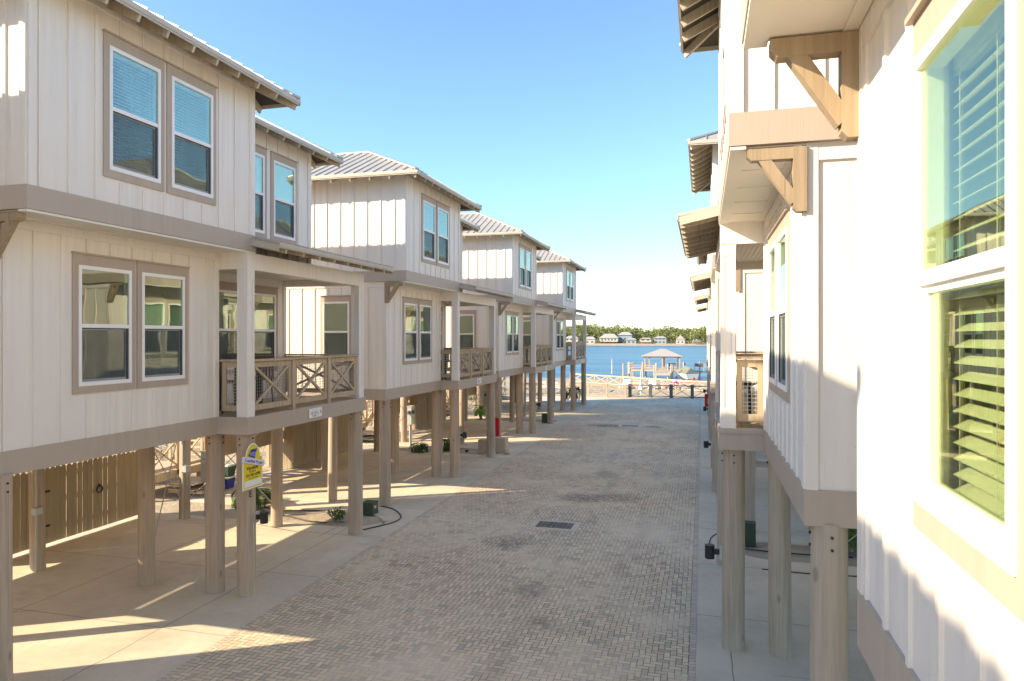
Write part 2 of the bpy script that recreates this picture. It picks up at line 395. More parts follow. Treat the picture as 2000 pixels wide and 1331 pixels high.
# ------------------------------------------------------------------ house
def frontfr(c): return lambda a, o, z: (c+o, a, z)
def sidefr(c, s): return lambda a, o, z: (a, c+s*o, z)
def wall(m, fr, a0, a1, z0, z1, holes=(), t=.1, pitch=.43, a_start=None, frieze=.16, corner=(1, 1), base=0):
    m.fr = fr
    A = sorted(set([a0, a1]+[h[0] for h in holes]+[h[1] for h in holes])); Z = sorted(set([z0, z1]+[h[2] for h in holes]+[h[3] for h in holes]))
    for i in range(len(A)-1):
        for j in range(len(Z)-1):
            ca, cz = (A[i]+A[i+1])/2, (Z[j]+Z[j+1])/2
            if not any(h[0] < ca < h[1] and h[2] < cz < h[3] for h in holes): m.box(A[i], A[i+1], -t, 0, Z[j], Z[j+1])
    # battens
    a = (a0+.16 if a_start is None else a_start)
    while a < a1-.1:
        segs = [(z0, z1-frieze)]
        for h in holes:
            if h[0]-.12 < a < h[1]+.12:
                ns = []
                for s in segs:
                    lo, hi = h[2]-.15, h[3]+.2
                    if s[0] < lo: ns.append((s[0], min(s[1], lo)))
                    if s[1] > hi: ns.append((max(s[0], hi), s[1]))
                segs = ns
        for s in segs:
            if s[1]-s[0] > .03: m.box(a-.022, a+.022, 0, .02, s[0], s[1])
        a += pitch
    if frieze: m.box(a0, a1, 0, .024, z1-frieze, z1-.001)
    if corner[0]: m.box(a0-.001, a0+.11, .0, .027, z0, z1-.002)
    if corner[1]: m.box(a1-.11, a1+.001, .0, .027, z0, z1-.002)
    m.fr = None
def hole(w): return (w[0]+(w[4] if len(w) > 4 else .09), w[1]-.09, w[2]+.11, w[3]-.16)

def window(S, fr, w, parent, mode='blind', near=False):
    a0, a1, z0, z1 = w[:4]; lm = w[4] if len(w) > 4 else .09
    def mb(): m = MB(*S); m.fr = fr; return m
    h = hole(w); fw = .032 if near else .05
    t = mb(); t.box(a0, a1, .0, .024, z1-.16, z1); t.box(a0, a1, 0, .024, z0, z0+.11); t.box(a0, a0+lm, 0, .024, z0+.11, z1-.16); t.box(a1-.09, a1, 0, .024, z0+.11, z1-.16)
    t.box(a0-.015, a1+.015, 0, .055, z1, z1+.025)
    o = t.build('window', M['wtrim'], parent)
    zm = (h[2]+h[3])/2
    f = mb()
    for (x0, x1, y0, y1) in ((h[0], h[1], h[3]-.055, h[3]), (h[0], h[1], h[2], h[2]+.06), (h[0], h[0]+fw, h[2]+.06, h[3]-.055), (h[1]-.05, h[1], h[2]+.06, h[3]-.055)):
        f.box(x0, x1, -.07, .036, y0, y1)
    f.box(h[0]+fw, h[1]-.05, -.05, .03, zm-.028, zm+.028)
    # lower sash ring set back
    q = (h[0]+fw, h[1]-.05, h[2]+.06, zm-.028)
    for (x0, x1, y0, y1) in ((q[0], q[1], q[3]-.03, q[3]), (q[0], q[1], q[2], q[2]+.035), (q[0], q[0]+.03, q[2]+.035, q[3]-.03), (q[1]-.03, q[1], q[2]+.035, q[3]-.03)):
        f.box(x0, x1, -.04, .008, y0, y1)
    f.build('sash', M['vinyl'], o)
    g_ = mb(); g_.box(h[0]+fw-.005, h[1]-.045, 0.014, 0.018, zm, h[3]-.05); g_.box(q[0]+.025, q[1]-.025, -.012, -.008, q[2]+.03, q[3]-.025)
    g_.build('pane', M['glassnear' if near else 'glass'], o, normals=True)
    if not near:
        b = mb(); b.box(h[0]+.05, h[1]-.05, .012, .014, q[2], q[3]); b.build('insect_screen', M['mesh'], o)
        b = mb(); b.box(h[1]-.085, h[1]-.05, .006, .02, q[2], q[3]); b.box(h[0]+.05, h[0]+.062, .006, .02, q[2], q[3]); b.box(h[0]+.062, h[1]-.085, .006, .02, q[3]-.015, q[3]); b.build('screen_frame', M['screen'], o)
    if mode == 'blind':
        b = mb(); z = h[3]-.08; bot = h[2]+.05; k = 0
        pit = .062 if near else .05
        oo = -.135 if near else -.095
        b.box(h[0]+.02, h[1]-.02, oo-.035, oo+.025, h[3]-.07, h[3]-.01)
        while z > bot:
            tl = .014 if near else .02; d = .028
            b.hexa([(h[0]+.03+x, oo+s*d, z+s*tl*(-1)+e) for e in (0, .003) for (x, s) in ((0, -1), (h[1]-h[0]-.06, -1), (h[1]-h[0]-.06, 1), (0, 1))])
            z -= pit
        for a in (h[0]+.12, (h[0]+h[1])/2, h[1]-.12): b.box(a-.002, a+.002, oo+.03, oo+.033, bot, h[3]-.05)
        b.build('blind', M['blind'], o)
    elif mode == 'shade':
        b = mb(); b.box(h[0]+.055, h[1]-.055, -.055, -.045, h[2]+.065, h[3]-.06); b.build('roller_shade', M['curtain'], o)
    elif mode == 'half':
        b = mb(); b.box(h[0]+.055, h[1]-.055, -.035, -.028, zm+.03, h[3]-.06); b.build('roller_shade', M['curtain'], o)
    return o

SL = .48
def hip_roof(S, parent, xe, xb, ya, yb, ze, tails, hipback=True, nearonly=None, name='roof'):
    hw = (yb-ya)/2; yc = (ya+yb)/2; zr = ze+SL*hw; xr = xe-hw; xrb = xb+hw if hipback else xb; T = .03
    m = MB(*S)
    A, B, Cc, D = (xe, ya, ze), (xe, yb, ze), (xb, yb, ze), (xb, ya, ze); P, Q = (xr, yc, zr), (xrb, yc, zr)
    top = [A, B, Cc, D, P, Q]; bot = [(x, y, z-T) for (x, y, z) in top]
    F = [(0, 1, 4), (1, 2, 5, 4), (2, 3, 5), (3, 0, 4, 5)]
    m.add(top+bot, F+[tuple(i+6 for i in f[::-1]) for f in F]+[(0, 1, 7, 6), (1, 2, 8, 7), (2, 3, 9, 8), (3, 0, 6, 9)])
    sp = .3; rw = .02; rh = .028
    x = xe-.12
    while x > xb+.1:
        run = min(hw, xe-x, (x-xb) if hipback else hw)
        for (y0, s) in ((ya, 1), (yb, -1)): m.beam((x, y0-s*.01, ze+rh/2), (x, y0+s*run, ze+SL*run+rh/2), rw, rh)
        x -= sp
    y = ya+.12
    while y < yb-.1:
        run = min(y-ya, yb-y)
        m.beam((xe+.01, y, ze+rh/2), (xe-run, y, ze+SL*run+rh/2), rw, rh)
        y += sp
    m.beam(P, (Q[0], Q[1], Q[2]), .14, .05)
    for c in (A, B): m.beam((c[0], c[1], c[2]+.02), (P[0], P[1], P[2]+.02), .12, .045)
    ro = m.build(name, M['roof'], parent)
    u = MB(*S); e = .02
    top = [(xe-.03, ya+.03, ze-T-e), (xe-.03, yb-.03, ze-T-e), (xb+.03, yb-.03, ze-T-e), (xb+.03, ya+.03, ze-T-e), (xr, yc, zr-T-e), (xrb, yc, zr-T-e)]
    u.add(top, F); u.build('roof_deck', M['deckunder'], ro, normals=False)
    f = MB(*S)
    f.box(xe-.025, xe, ya, yb, ze-.115, ze-.022); f.box(xe, xe+.014, ya-.014, yb+.014, ze-.085, ze-.01)
    f.box(xb, xe-.025, ya, ya+.025, ze-.115, ze-.024); f.box(xb, xe, yb-.025, yb, ze-.115, ze-.024)
    f.box(xb, xe, ya-.014, ya, ze-.085, ze-.012); f.box(xb, xe, yb, yb+.014, ze-.085, ze-.012)
    f.build('fascia', M['fascia'], ro)
    for (p, q) in tails:
        r_ = MB(*S); r_.beam(p, q, .042, .13); r_.build('rafter_tail', M['rafter'], ro)
    return ro

Z0, Z1, ZS, ZB, ZT = 3.05, 3.37, 6.46, 6.76, 9.6
RX, PX, BX, PO = -1.43, -2.15, -7.0, .02
PILES = [(-.86, .16), (-.86, 4.62), (-.2, 4.62), (-.2, 8.98), (-2.45, .3), (-2.45, 4.62), (-2.45, 9.05), (-5.3, .3), (-5.3, 4.7), (-5.3, 9.1), (-6.7, .3), (-6.7, 9.1)]
def make_house(sx, sy, kind, right, bracket_big=False, near=False, label=''):
    S = (sx, sy); H = empty('stilt_house')
    m = MB(*S)
    W1 = (1.25, 2.41, 4.03, 6.07); W2 = (2.45, 3.6, 4.03, 6.07)
    U1 = (1.15, 2.3, 7.12, 9.15); U2 = (2.36, 3.51, 7.12, 9.15)
    Q1 = (5.98, 7.06, 7.08, 9.1); Q2 = (7.24, 8.3, 7.08, 9.1)
    P1 = (6.2, 7.35, 4.03, 6.07); P2 = (7.42, 8.57, 4.03, 6.07)
    SW = (-2.72, -1.69, 4.03, 6.06)
    if near: W1 = (1.2, 2.35, 3.99, 6.02, .055)
    # lower walls
    wall(m, frontfr(-.65), .05, 4.42, Z1, ZS, [hole(W1), hole(W2)], a_start=.22)
    wall(m, sidefr(.05, -1), BX, -.75, Z1, ZS, [hole(SW)], a_start=BX+.2, corner=(1, 0))
    m.fr = sidefr(.05, -1); m.box(-.749, -.65, 0, .027, Z1, ZS-.002); m.fr = None
    wall(m, sidefr(4.42, 1), PX-.1, -.75, Z1, 6.3, [], a_start=PX+.3, corner=(0, 0))
    m.fr = sidefr(4.42, 1); m.box(-.749, -.65, 0, .027, Z1, 6.4); m.fr = None
    wall(m, frontfr(PX), 4.42, 8.95, Z1, 6.3, [hole(P1), hole(P2)], a_start=4.75)
    wall(m, sidefr(8.95, 1), BX, PX-.1, Z1, ZS, [], a_start=BX+.2, corner=(1, 1))
    m.fr = None; m.box(BX, BX+.1, .15, 8.85, Z1, ZT)
    m.build('lower_wall', M['siding'], H)
    m = MB(*S)
    wall(m, frontfr(0), 0, 4.6, ZB, ZT, [hole(U1), hole(U2)], a_start=.17)
    wall(m, sidefr(0, -1), BX, -.1, ZB, ZT, [], a_start=BX+.2, corner=(1, 0)); m.fr = sidefr(0, -1); m.box(-.099, 0, 0, .027, ZB, ZT-.002); m.fr = None
    wall(m, sidefr(4.6, 1), RX-.1, -.1, ZB, ZT, [], a_start=RX+.2, corner=(0, 1))
    wall(m, frontfr(RX), 4.6, 8.95, 6.5, ZT, [hole(Q1), hole(Q2)], a_start=4.95, corner=(0, 1))
    wall(m, sidefr(8.95, 1), BX, RX-.1, ZS, ZT, [], a_start=BX+.2, corner=(1, 1))
    m.build('upper_wall', M['siding'], H)
    # bands
    m = MB(*S); m.box(-.1, .03, -.03, 4.63, ZS, ZB); m.box(BX, -.1, -.03, .1, ZS, ZB); m.box(RX, -.1, 4.5, 4.63, ZS, ZB); m.build('band_board', M['taupe'], H)
    m = MB(*S); m.box(-.78, -.63, .02, 4.38, Z0, Z1+.0); m.box(BX, -.78, .02, .12, Z0, Z1)
    m.box(-.78, PO, 4.38, 4.5, Z0, Z1); m.box(-.1, PO, 4.5, 9.02, Z0, Z1); m.box(BX, PO, 9.02, 9.12, Z0, Z1)
    m.box(-.63, PO+.012, 4.366, 4.379, Z1-.07, Z1+.004); m.box(PO, PO+.012, 4.379, 9.12, Z1-.07, Z1+.004); m.build('skirt_board', M['taupe'], H)
    # soffit
    m = MB(*S); m.box(-.65, -.1, .03, 4.6, ZS-.02, ZS-.004)
    y = .9
    m.box(-.62, -.54, .03, 4.42, ZS-.032, ZS-.02); m.box(-.12, .02, -.02, 4.62, ZS-.035, ZS-.0045)
    while y < 4.3: m.box(-.54, -.12, y, y+.03, ZS-.03, ZS-.02); y += .9
    m.box(BX, -.75, .1, 9.0, ZS-.03, ZS-.01); m.build('soffit', M['soffit'], H)
    m = MB(*S); m.box(BX, -.85, .14, 9.0, Z0+.03, Z0+.2)
    y = .5
    while y < 8.9: m.box(BX+.1, -.9, y, y+.05, Z0-.0, Z0+.03); y += .6
    m.build('floor_deck', M['floor'], H)
    # windows
    F0, FU, FR, FP = frontfr(-.65), frontfr(0), frontfr(RX), frontfr(PX)
    window(S, F0, W1, H, 'blind' if near else kind[0], near); window(S, F0, W2, H, kind[1])
    window(S, FU, U1, H, kind[2]); window(S, FU, U2, H, kind[3])
    window(S, FR, Q1, H, 'shade'); window(S, FR, Q2, H, 'half'); window(S, FP, P1, H, 'none'); window(S, FP, P2, H, 'none')
    window(S, sidefr(.05, -1), SW, H, 'blind')
    # interior
    m = MB(*S); m.box(-3.2, -3.15, .3, 4.3, Z1, ZS-.03) if near else None
    if near:
        m.box(-3.15, -.78, .2, .25, Z1, ZS-.03); m.build('interior_wall', M['inner'], H)
    m = MB(*S); m.box(BX+.1, -.8, .16, 4.32, Z1-.05, Z1+.01); m.box(BX+.1, PX-.12, 4.32, 8.8, Z1-.05, Z1+.01); m.box(BX+.1, -.12, .12, 4.5, ZB, ZB+.03); m.box(BX+.1, RX-.12, 4.5, 8.8, ZB, ZB+.03); m.build('interior_floor', M['dark'], H)
    # roof
    ex, ze = .6, 9.45; ts = []
    n = 8
    for k in range(n+1):
        y = .12+k*(4.36/n); ts.append(((ex-.03, y, ze-.15), (-.15, y, ze-.15+SL*.72)))
    k = 0
    while k < 7:
        x = -.25-k*.6; ts.append(((x, -.57, ze-.15), (x, .05, ze-.15+SL*.6))); k += 1
    ts.append(((ex-.05, -.55, ze-.15), (-.05, .05, ze-.15+SL*.6))); ts.append(((ex-.05, 5.15, ze-.15), (-.05, 4.55, ze-.15+SL*.6)))
    ts.append(((-.25, 5.17, ze-.15), (-.25, 4.6, ze-.15+SL*.6)))
    hip_roof(S, H, ex, BX-.6, -.6, 5.2, ze, ts)
    ts = []
    xr2 = RX+.58
    for k in range(7):
        y = 5.1+k*.62; ts.append(((xr2-.03, y, ze-.15), (RX-.15, y, ze-.15+SL*.72)))
    ts.append(((xr2-.05, 9.5, ze-.15), (RX-.05, 8.9, ze-.15+SL*.6)))
    for k in range(6): ts.append(((RX-.2-k*.6, 9.52, ze-.15), (RX-.2-k*.6, 8.95, ze-.15+SL*.6)))
    hip_roof(S, H, xr2, BX-.6, 4.3, 9.55, ze-.004, ts)
    # porch roof
    px, py0, py1, pz, ps = .64, 4.46, 9.42, 6.60, .2
    m = MB(*S); xi = RX
    def zz(x): return pz+ps*(px-x)
    m.hexa([(px, py0, pz-.03), (px, py1, pz-.03), (xi, py1, zz(xi)-.03), (xi, py0+.18, zz(xi)-.03), (px, py0, pz), (px, py1, pz), (xi, py1, zz(xi)), (xi, py0+.18, zz(xi))])
    y = py0+.1
    while y < py1: m.beam((px+.01, y, pz+.012), (xi, max(y, py0+.2), zz(xi)+.012), .02, .026); y += .3
    pr_ = m.build('porch_roof', M['roof'], H)
    m = MB(*S); m.box(px-.025, px, py0, py1, pz-.1, pz-.03); m.box(px, px+.014, py0-.01, py1+.01, pz-.08, pz-.01)
    m.hexa([(px-.025, py0, pz-.16), (px-.025, py0+.025, pz-.16), (.03, py0+.025, zz(.03)-.16), (.03, py0, zz(.03)-.16), (px-.025, py0, pz-.032), (px-.025, py0+.025, pz-.032), (.03, py0+.025, zz(.03)-.032), (.03, py0, zz(.03)-.032)])
    m.hexa([(px-.025, py1-.025, pz-.16), (px-.025, py1, pz-.16), (xi, py1, zz(xi)-.16), (xi, py1-.025, zz(xi)-.16), (px-.025, py1-.025, pz-.032), (px-.025, py1, pz-.032), (xi, py1, zz(xi)-.032), (xi, py1-.025, zz(xi)-.032)])
    m.build('fascia', M['fascia'], pr_)
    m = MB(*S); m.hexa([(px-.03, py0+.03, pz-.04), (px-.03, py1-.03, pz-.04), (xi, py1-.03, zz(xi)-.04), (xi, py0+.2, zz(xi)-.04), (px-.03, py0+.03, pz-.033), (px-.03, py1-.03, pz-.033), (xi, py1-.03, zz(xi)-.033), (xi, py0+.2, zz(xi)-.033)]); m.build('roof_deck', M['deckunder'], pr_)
    for k in range(8):
        y = 4.72+k*.6
        m = MB(*S); m.beam((px-.02, y, pz-.115), (-.5, y, zz(-.5)-.105), .042, .13); m.build('rafter_tail', M['rafter'], pr_)
    # porch beam, ceiling
    m = MB(*S); m.box(-.24, .0, 4.40, 9.05, 6.12, 6.43); m.box(-.65, -.24, 4.43, 4.62, 6.14, 6.43); m.box(PX, -.24, 8.84, 9.03, 6.14, 6.43); m.box(-.64, .01, 4.388, 4.40, 6.12, 6.44); m.build('porch_beam', M['post'], H)
    m = MB(*S); m.box(PX, -.24, 4.62, 8.84, 6.3, 6.33)
    x = PX+.05
    while x < -.3: m.box(x, x+.06, 4.63, 8.83, 6.29, 6.3); x += .085
    m.build('porch_ceiling', M['soffit'], H)
    m = MB(*S); x = PX+.0
    while x < -.12: m.box(x+.003, x+.137, 4.5, 9.02, Z1-.04, Z1-.004); x += .14
    m.build('porch_deck', M['rail'], H)
    for (x0, x1, y0, y1) in ((-.22, -.0, 4.40, 4.62), (-.22, -.0, 8.8, 9.03)):
        m = MB(*S); m.box(x0+.012, x1-.012, y0+.012, y1-.012, Z1+.004, 6.12)
        for (xa, xb_) in ((x0, x0+.055), (x1-.055, x1)):
            for (ya, yb_) in ((y0, y0+.055), (y1-.055, y1)): m.box(xa, xb_, ya, yb_, Z1+.3, 5.95)
        m.box(x0-.004, x1+.004, y0-.004, y1+.004, Z1+.002, Z1+.3); m.box(x0-.002, x1+.002, y0-.002, y1+.002, 5.95, 6.119); m.build('porch_post', M['post'], H)
    # railing
    def panel(fr, a0, a1, cross=True, wm='wire'):
        m = MB(*S); m.fr = fr; zb, zt = Z1+.1, 4.39; b = .105
        m.box(a0, a1, -.02, .02, zb, zb+b); m.box(a0, a1, -.02, .02, zt-b, zt); m.box(a0, a0+b*.8, -.02, .02, zb+b, zt-b); m.box(a1-b*.8, a1, -.02, .02, zb+b, zt-b)
        if cross:
            p, q = (a0+b*.8, 0), (a1-b*.8, 0)
            m.beam((a0+b*.7, .0, zb+b*.9), (a1-b*.7, .0, zt-b*.9), .05, .045, (0, 1, 0)); m.beam((a0+b*.7, .006, zt-b*.9), (a1-b*.7, .006, zb+b*.9), .05, .045, (0, 1, 0))
        o = m.build('railing_panel', M['rail'], H)
        m = MB(*S); m.fr = fr; a = a0+b
        while a < a1-b*.8: m.box(a-.0025, a+.0025, -.03, -.025, zb+b*.5, zt-b*.5); a += .06
        z = zb+b
        while z < zt-b*.8: m.box(a0+b*.5, a1-b*.5, -.036, -.031, z-.0025, z+.0025); z += .06
        m.build('wire_mesh', M[wm], o)
    fr = frontfr(-.09)
    panel(fr, 4.66, 5.96); panel(fr, 6.08, 7.38); panel(fr, 7.5, 8.77)
    panel(sidefr(4.53, -1), -.63, -.24, False, 'wirew'); panel(sidefr(8.93, 1), PX+.02, -.24)
    m = MB(*S); m.box(-.16, -.01, 4.62, 8.8, 4.40, 4.44); m.box(-.64, -.22, 4.45, 4.6, 4.40, 4.44); m.box(PX, -.16, 8.86, 9.0, 4.40, 4.44)
    for y in (5.97, 7.39): m.box(-.14, -.04, y, y+.1, Z1+.004, 4.40)
    m.build('railing_cap', M['rail'], H)
    # bracket under the overhang
    m = MB(*S); yb_ = .1; w_ = .11
    m.box(-.62, -.17, yb_-w_, yb_, ZS-.14, ZS-.036); m.hexa([(-.17, yb_-w_, ZS-.14), (-.13, yb_-w_, ZS-.1), (-.13, yb_, ZS-.1), (-.17, yb_, ZS-.14), (-.17, yb_-w_, ZS-.036), (-.13, yb_-w_, ZS-.036), (-.13, yb_, ZS-.036), (-.17, yb_, ZS-.036)])
    m.box(-.648, -.53, yb_-w_-.003, yb_+.003, ZS-.58, ZS-.038)
    m.hexa([(-.648, yb_-w_-.003, ZS-.58), (-.53, yb_-w_-.003, ZS-.58), (-.53, yb_+.003, ZS-.58), (-.648, yb_+.003, ZS-.58), (-.648, yb_-w_-.003, ZS-.615), (-.565, yb_-w_-.003, ZS-.615), (-.565, yb_+.003, ZS-.615), (-.648, yb_+.003, ZS-.615)])
    m.beam((-.55, yb_-w_/2, ZS-.52), (-.25, yb_-w_/2, ZS-.09), .1, .095, (1, 0, 0))
    m.build('bracket', M['bracket'], H)
    # piles
    for i, (x, y) in enumerate(PILES):
        if i == 0 and not right: x, y = -.74, .22
        rnd = random.Random(i*7+int(sx)*3); r = .165 if i < 4 else .145
        r += rnd.uniform(-.012, .014); lx, ly = rnd.uniform(-.035, .035), rnd.uniform(-.03, .03)
        m = MB(*S); zs = [-.3, 0, .8, 1.6, 2.4, Z0+.02]; n = 20
        pts = []
        for j, z in enumerate(zs):
            f = z/3.; rr = r*(1+.05*(1-f))
            for k in range(n):
                a = 2*math.pi*k/n; w2 = 1+.02*math.sin(3*a+i+j*.7)+.012*math.sin(7*a+j)
                pts.append((x+lx*(1-f)+rr*w2*math.cos(a), y+ly*(1-f)+rr*w2*math.sin(a), z))
        m.add(pts, [(j*n+k, j*n+(k+1) % n, (j+1)*n+(k+1) % n, (j+1)*n+k) for j in range(len(zs)-1) for k in range(n)])
        pl_ = m.build('pile', M['pilegrey' if right else 'pile'], H, True)
        if i < 8:
            m = MB(*S)
            for zb_ in (Z0-.09, Z0-.2):
                m.cyl((x+r*.93, y, zb_), (x+r*1.1, y, zb_), .014, .014, 6); m.cyl((x, y-r*.93, zb_), (x, y-r*1.1, zb_), .014, .014, 6)
            m.build('bolt', M['grate'], pl_)
    # tie rods
    for (a, b) in (((-2.45, 4.7, 2.75), (-5.3, 9.0, .45)), ((-2.45, 4.7, .45), (-5.3, 9.0, 2.75)), ((-2.55, 9.1, 2.8), (-5.2, 9.1, .5)), ((-2.55, 9.1, .5), (-5.2, 9.1, 2.8))):
        m = MB(*S); m.cyl(a, b, .012, .012, 6); m.build('tie_rod', M['conduit'], H)
    # plaque
    m = MB(*S); m.box(PO+.012, PO+.022, 6.46, 6.98, 3.13, 3.33); pl = m.build('name_plaque', M['white'], H)
    m = MB(*S)
    for k, hh in enumerate((.07, .1, .06, .1, .08, .05)): m.box(PO+.022, PO+.024, 6.53+k*.055, 6.545+k*.055, 3.2-.02*(k % 2), 3.2+hh*.8)
    m.box(PO+.022, PO+.024, 6.6, 6.74, 3.155, 3.172); m.beam((PO+.023, 6.9, 3.28), (PO+.023, 6.945, 3.2), .022, .002, (1, 0, 0)); m.build('plaque_marks', M['cover'], pl)
    return H

KL = [('none', 'none', 'blind', 'blind'), ('half', 'blind', 'half', 'half'), ('none', 'half', 'half', 'half')]
LX, RXX, Y0, PITCH = -8.12, .27, 6.9, 11.6
hl = make_house(1, 1, KL[0], False)
for i, lab in enumerate(['white stilt house on the left nearest the camera, above the yellow sign', 'second white stilt house along the left row, hip roof visible', 'third white stilt house along the left row, red cabinet under its near corner', 'last white stilt house of the left row, next to the lagoon']):
    h = hl if i == 0 else (make_house(1, 1, KL[2], False) if i == 2 else copy_tree(hl if i == 1 else third))
    if i == 2: third = h
    h.location = (LX, Y0+PITCH*i, 0); tag(h, lab, 'house', 'stilt houses along the paved lane')
hr = make_house(-1, 1, KL[1], True)
for i, lab in enumerate(['white stilt house just beyond the nearest right window, big pile under its corner', 'second house beyond the nearest right wall, its upper eave against the sky', 'third house beyond the nearest right wall, mostly hidden behind nearer porches', 'last house of the right row, beside the end of the grey gate']):
    h = hr if i == 0 else copy_tree(hr)
    h.location = (RXX, Y0+PITCH*i, 0); h.scale = (1, 1, 1.027); tag(h, lab, 'house', 'stilt houses along the paved lane')
h0 = make_house(-1, -1, KL[2], True, near=True)
h0.location = (RXX, 4.66, -.313); h0.scale = (1, 1, 1.087); tag(h0, 'white house wall filling the right edge, large window with blinds', 'house', 'stilt houses along the paved lane')
h0l = make_house(1, -1, KL[0], False)
h0l.location = (LX, 4.66, 0); tag(h0l, 'white stilt house left of the camera, outside the frame, casting shade', 'house', 'stilt houses along the paved lane')

# ------------------------------------------------------------------ writing
def text_mesh(txt, size, fr, name, mat, parent, depth=.002, shear=0):
    cu = bpy.data.curves.new('lettering', 'FONT'); cu.body = txt; cu.size = size; cu.align_x = 'CENTER'; cu.align_y = 'CENTER'; cu.extrude = depth; cu.shear = shear
    ob = bpy.data.objects.new('lettering', cu); COL.objects.link(ob)
    me = bpy.data.meshes.new_from_object(ob.evaluated_get(bpy.context.evaluated_depsgraph_get()))
    COL.objects.unlink(ob); bpy.data.objects.remove(ob)
    for v in me.vertices: v.co = Vector(fr(v.co.x, v.co.z, v.co.y))
    me.materials.clear(); me.materials.append(mat)
    o = bpy.data.objects.new(name, me); COL.objects.link(o)
    if parent: o.parent = parent
    return o

# yellow rental sign on the corner pile, facing the lane
sg = empty('rental_sign', (-8.12, 11.45, 2.04)); tag(sg, 'yellow arched sign with slanted white banner on a corner pile', 'sign')
def srf(a, o, z): return (o, a, z)
def arch(w, h, hs, o0, o1, m, cx=0, z0=0, n=14):
    pts = [(-w/2+cx, z0), (w/2+cx, z0), (w/2+cx, z0+hs), (w*.36+cx, z0+hs)]
    r = w*.36
    pts += [(cx+r*math.cos(t), z0+hs+(h-hs)*math.sin(t)) for t in [math.pi*i/n for i in range(1, n)]]
    pts += [(-w*.36+cx, z0+hs), (-w/2+cx, z0+hs)]
    k = len(pts); m.fr = srf
    m.add([(a, o1, z) for a, z in pts]+[(a, o0, z) for a, z in pts], [tuple(range(k)), tuple(range(2*k-1, k-1, -1))]+[(i, i+k, (i+1) % k+k, (i+1) % k) for i in range(k)])
m = MB(); arch(.60, .84, .56, .0, .012, m); m.build('backboard', M['white'], sg)
m = MB(); arch(.55, .79, .54, .012, .016, m, 0, .025); fc = m.build('yellow_face', M['yellow'], sg)
m = MB(); m.fr = srf; m.box(-.255, .255, .016, .02, .05, .16); m.build('white_strip', M['white'], sg)
m = MB(); m.fr = srf; m.hexa([(-.15, .017, .62), (.05, .017, .55), (.12, .017, .73), (-.06, .017, .73), (-.15, .022, .62), (.05, .022, .55), (.12, .022, .73), (-.06, .022, .73)]); lg = m.build('logo_patch', M['blue'], sg)
m = MB(); m.fr = srf
for k in range(5): m.beam((-.1+.035*k, .024, .63-.012*k), (-.075+.035*k, .024, .685-.004*k), .012, .004, (1, 0, 0))
m.build('logo_strokes', M['lilac'], sg)
m = MB(); m.fr = srf; m.beam((-.33, .026, .585), (.33, .026, .415), .012, .11, (0, 0, 1)); bn = m.build('banner', M['lilac'], sg)
ang = math.atan2(-.17, .66)
def tfr(cx, cz, an=0., off=.02):
    ca, sa = math.cos(an), math.sin(an)
    return lambda a, o, z: (off+o, cx+a*ca-z*sa, cz+a*sa+z*ca)
text_mesh('Coastline Props', .085, tfr(0, .5, ang, .034), 'banner_lettering', M['blue'], sg)
text_mesh('Vacation', .1, tfr(-.02, .39), 'lettering', M['ink'], sg)
text_mesh('Rental', .075, tfr(-.02, .325), 'lettering', M['bracket'], sg)
text_mesh('251-923-4298', .075, tfr(.0, .255), 'lettering', M['ink'], sg)
text_mesh('call or text today', .04, tfr(.0, .2), 'lettering', M['bracket'], sg)
le = text_mesh('E', .17, tfr(0, 0, 0, 0), 'pile_letter', M['ink'], None, .006); le.location = (-8.135, 11.42, 1.93)
tag(le, 'black letter E fixed to the corner pile, right under the yellow sign', 'letter')

# lamps on the corner piles
def lamp(x, y, z, s, label):
    L = empty('pile_lamp', (x, y, z)); tag(L, label, 'wall lamp', 'black cylinder lamps on the corner piles')
    m = MB(s, 1); m.box(-.02, .05, -.06, .06, -.1, .1); m.build('mounting_box', M['grey'], L)
    m = MB(s, 1); m.box(.05, .13, -.035, .035, -.03, .05); m.build('arm', M['black'], L)
    m = MB(s, 1); m.cyl((.2, 0, -.1), (.2, 0, .11), .075, .075, 16); m.build('shade', M['black'], L, True)
    return L
side = {1: 'left', -1: 'right'}
ordn = ['nearest', 'second', 'third', 'farthest']
for i in range(4):
    y = Y0+PITCH*i+4.7
    lamp(-8.17, y, 1.46, 1, f'black lamp on the corner pile of the {ordn[i]} house in the left row')
    lamp(.31, y, 1.46, -1, f'black lamp on the corner pile of the {ordn[i]} free-standing house in the right row')
    m = MB(); m.box(-8.165, -8.14, y-.09, y-.055, 0, 1.38)
    tag(m.build('conduit_strip', M['white']), f'thin white conduit below the lamp of the {ordn[i]} left house', 'conduit', 'white conduits on the left piles')

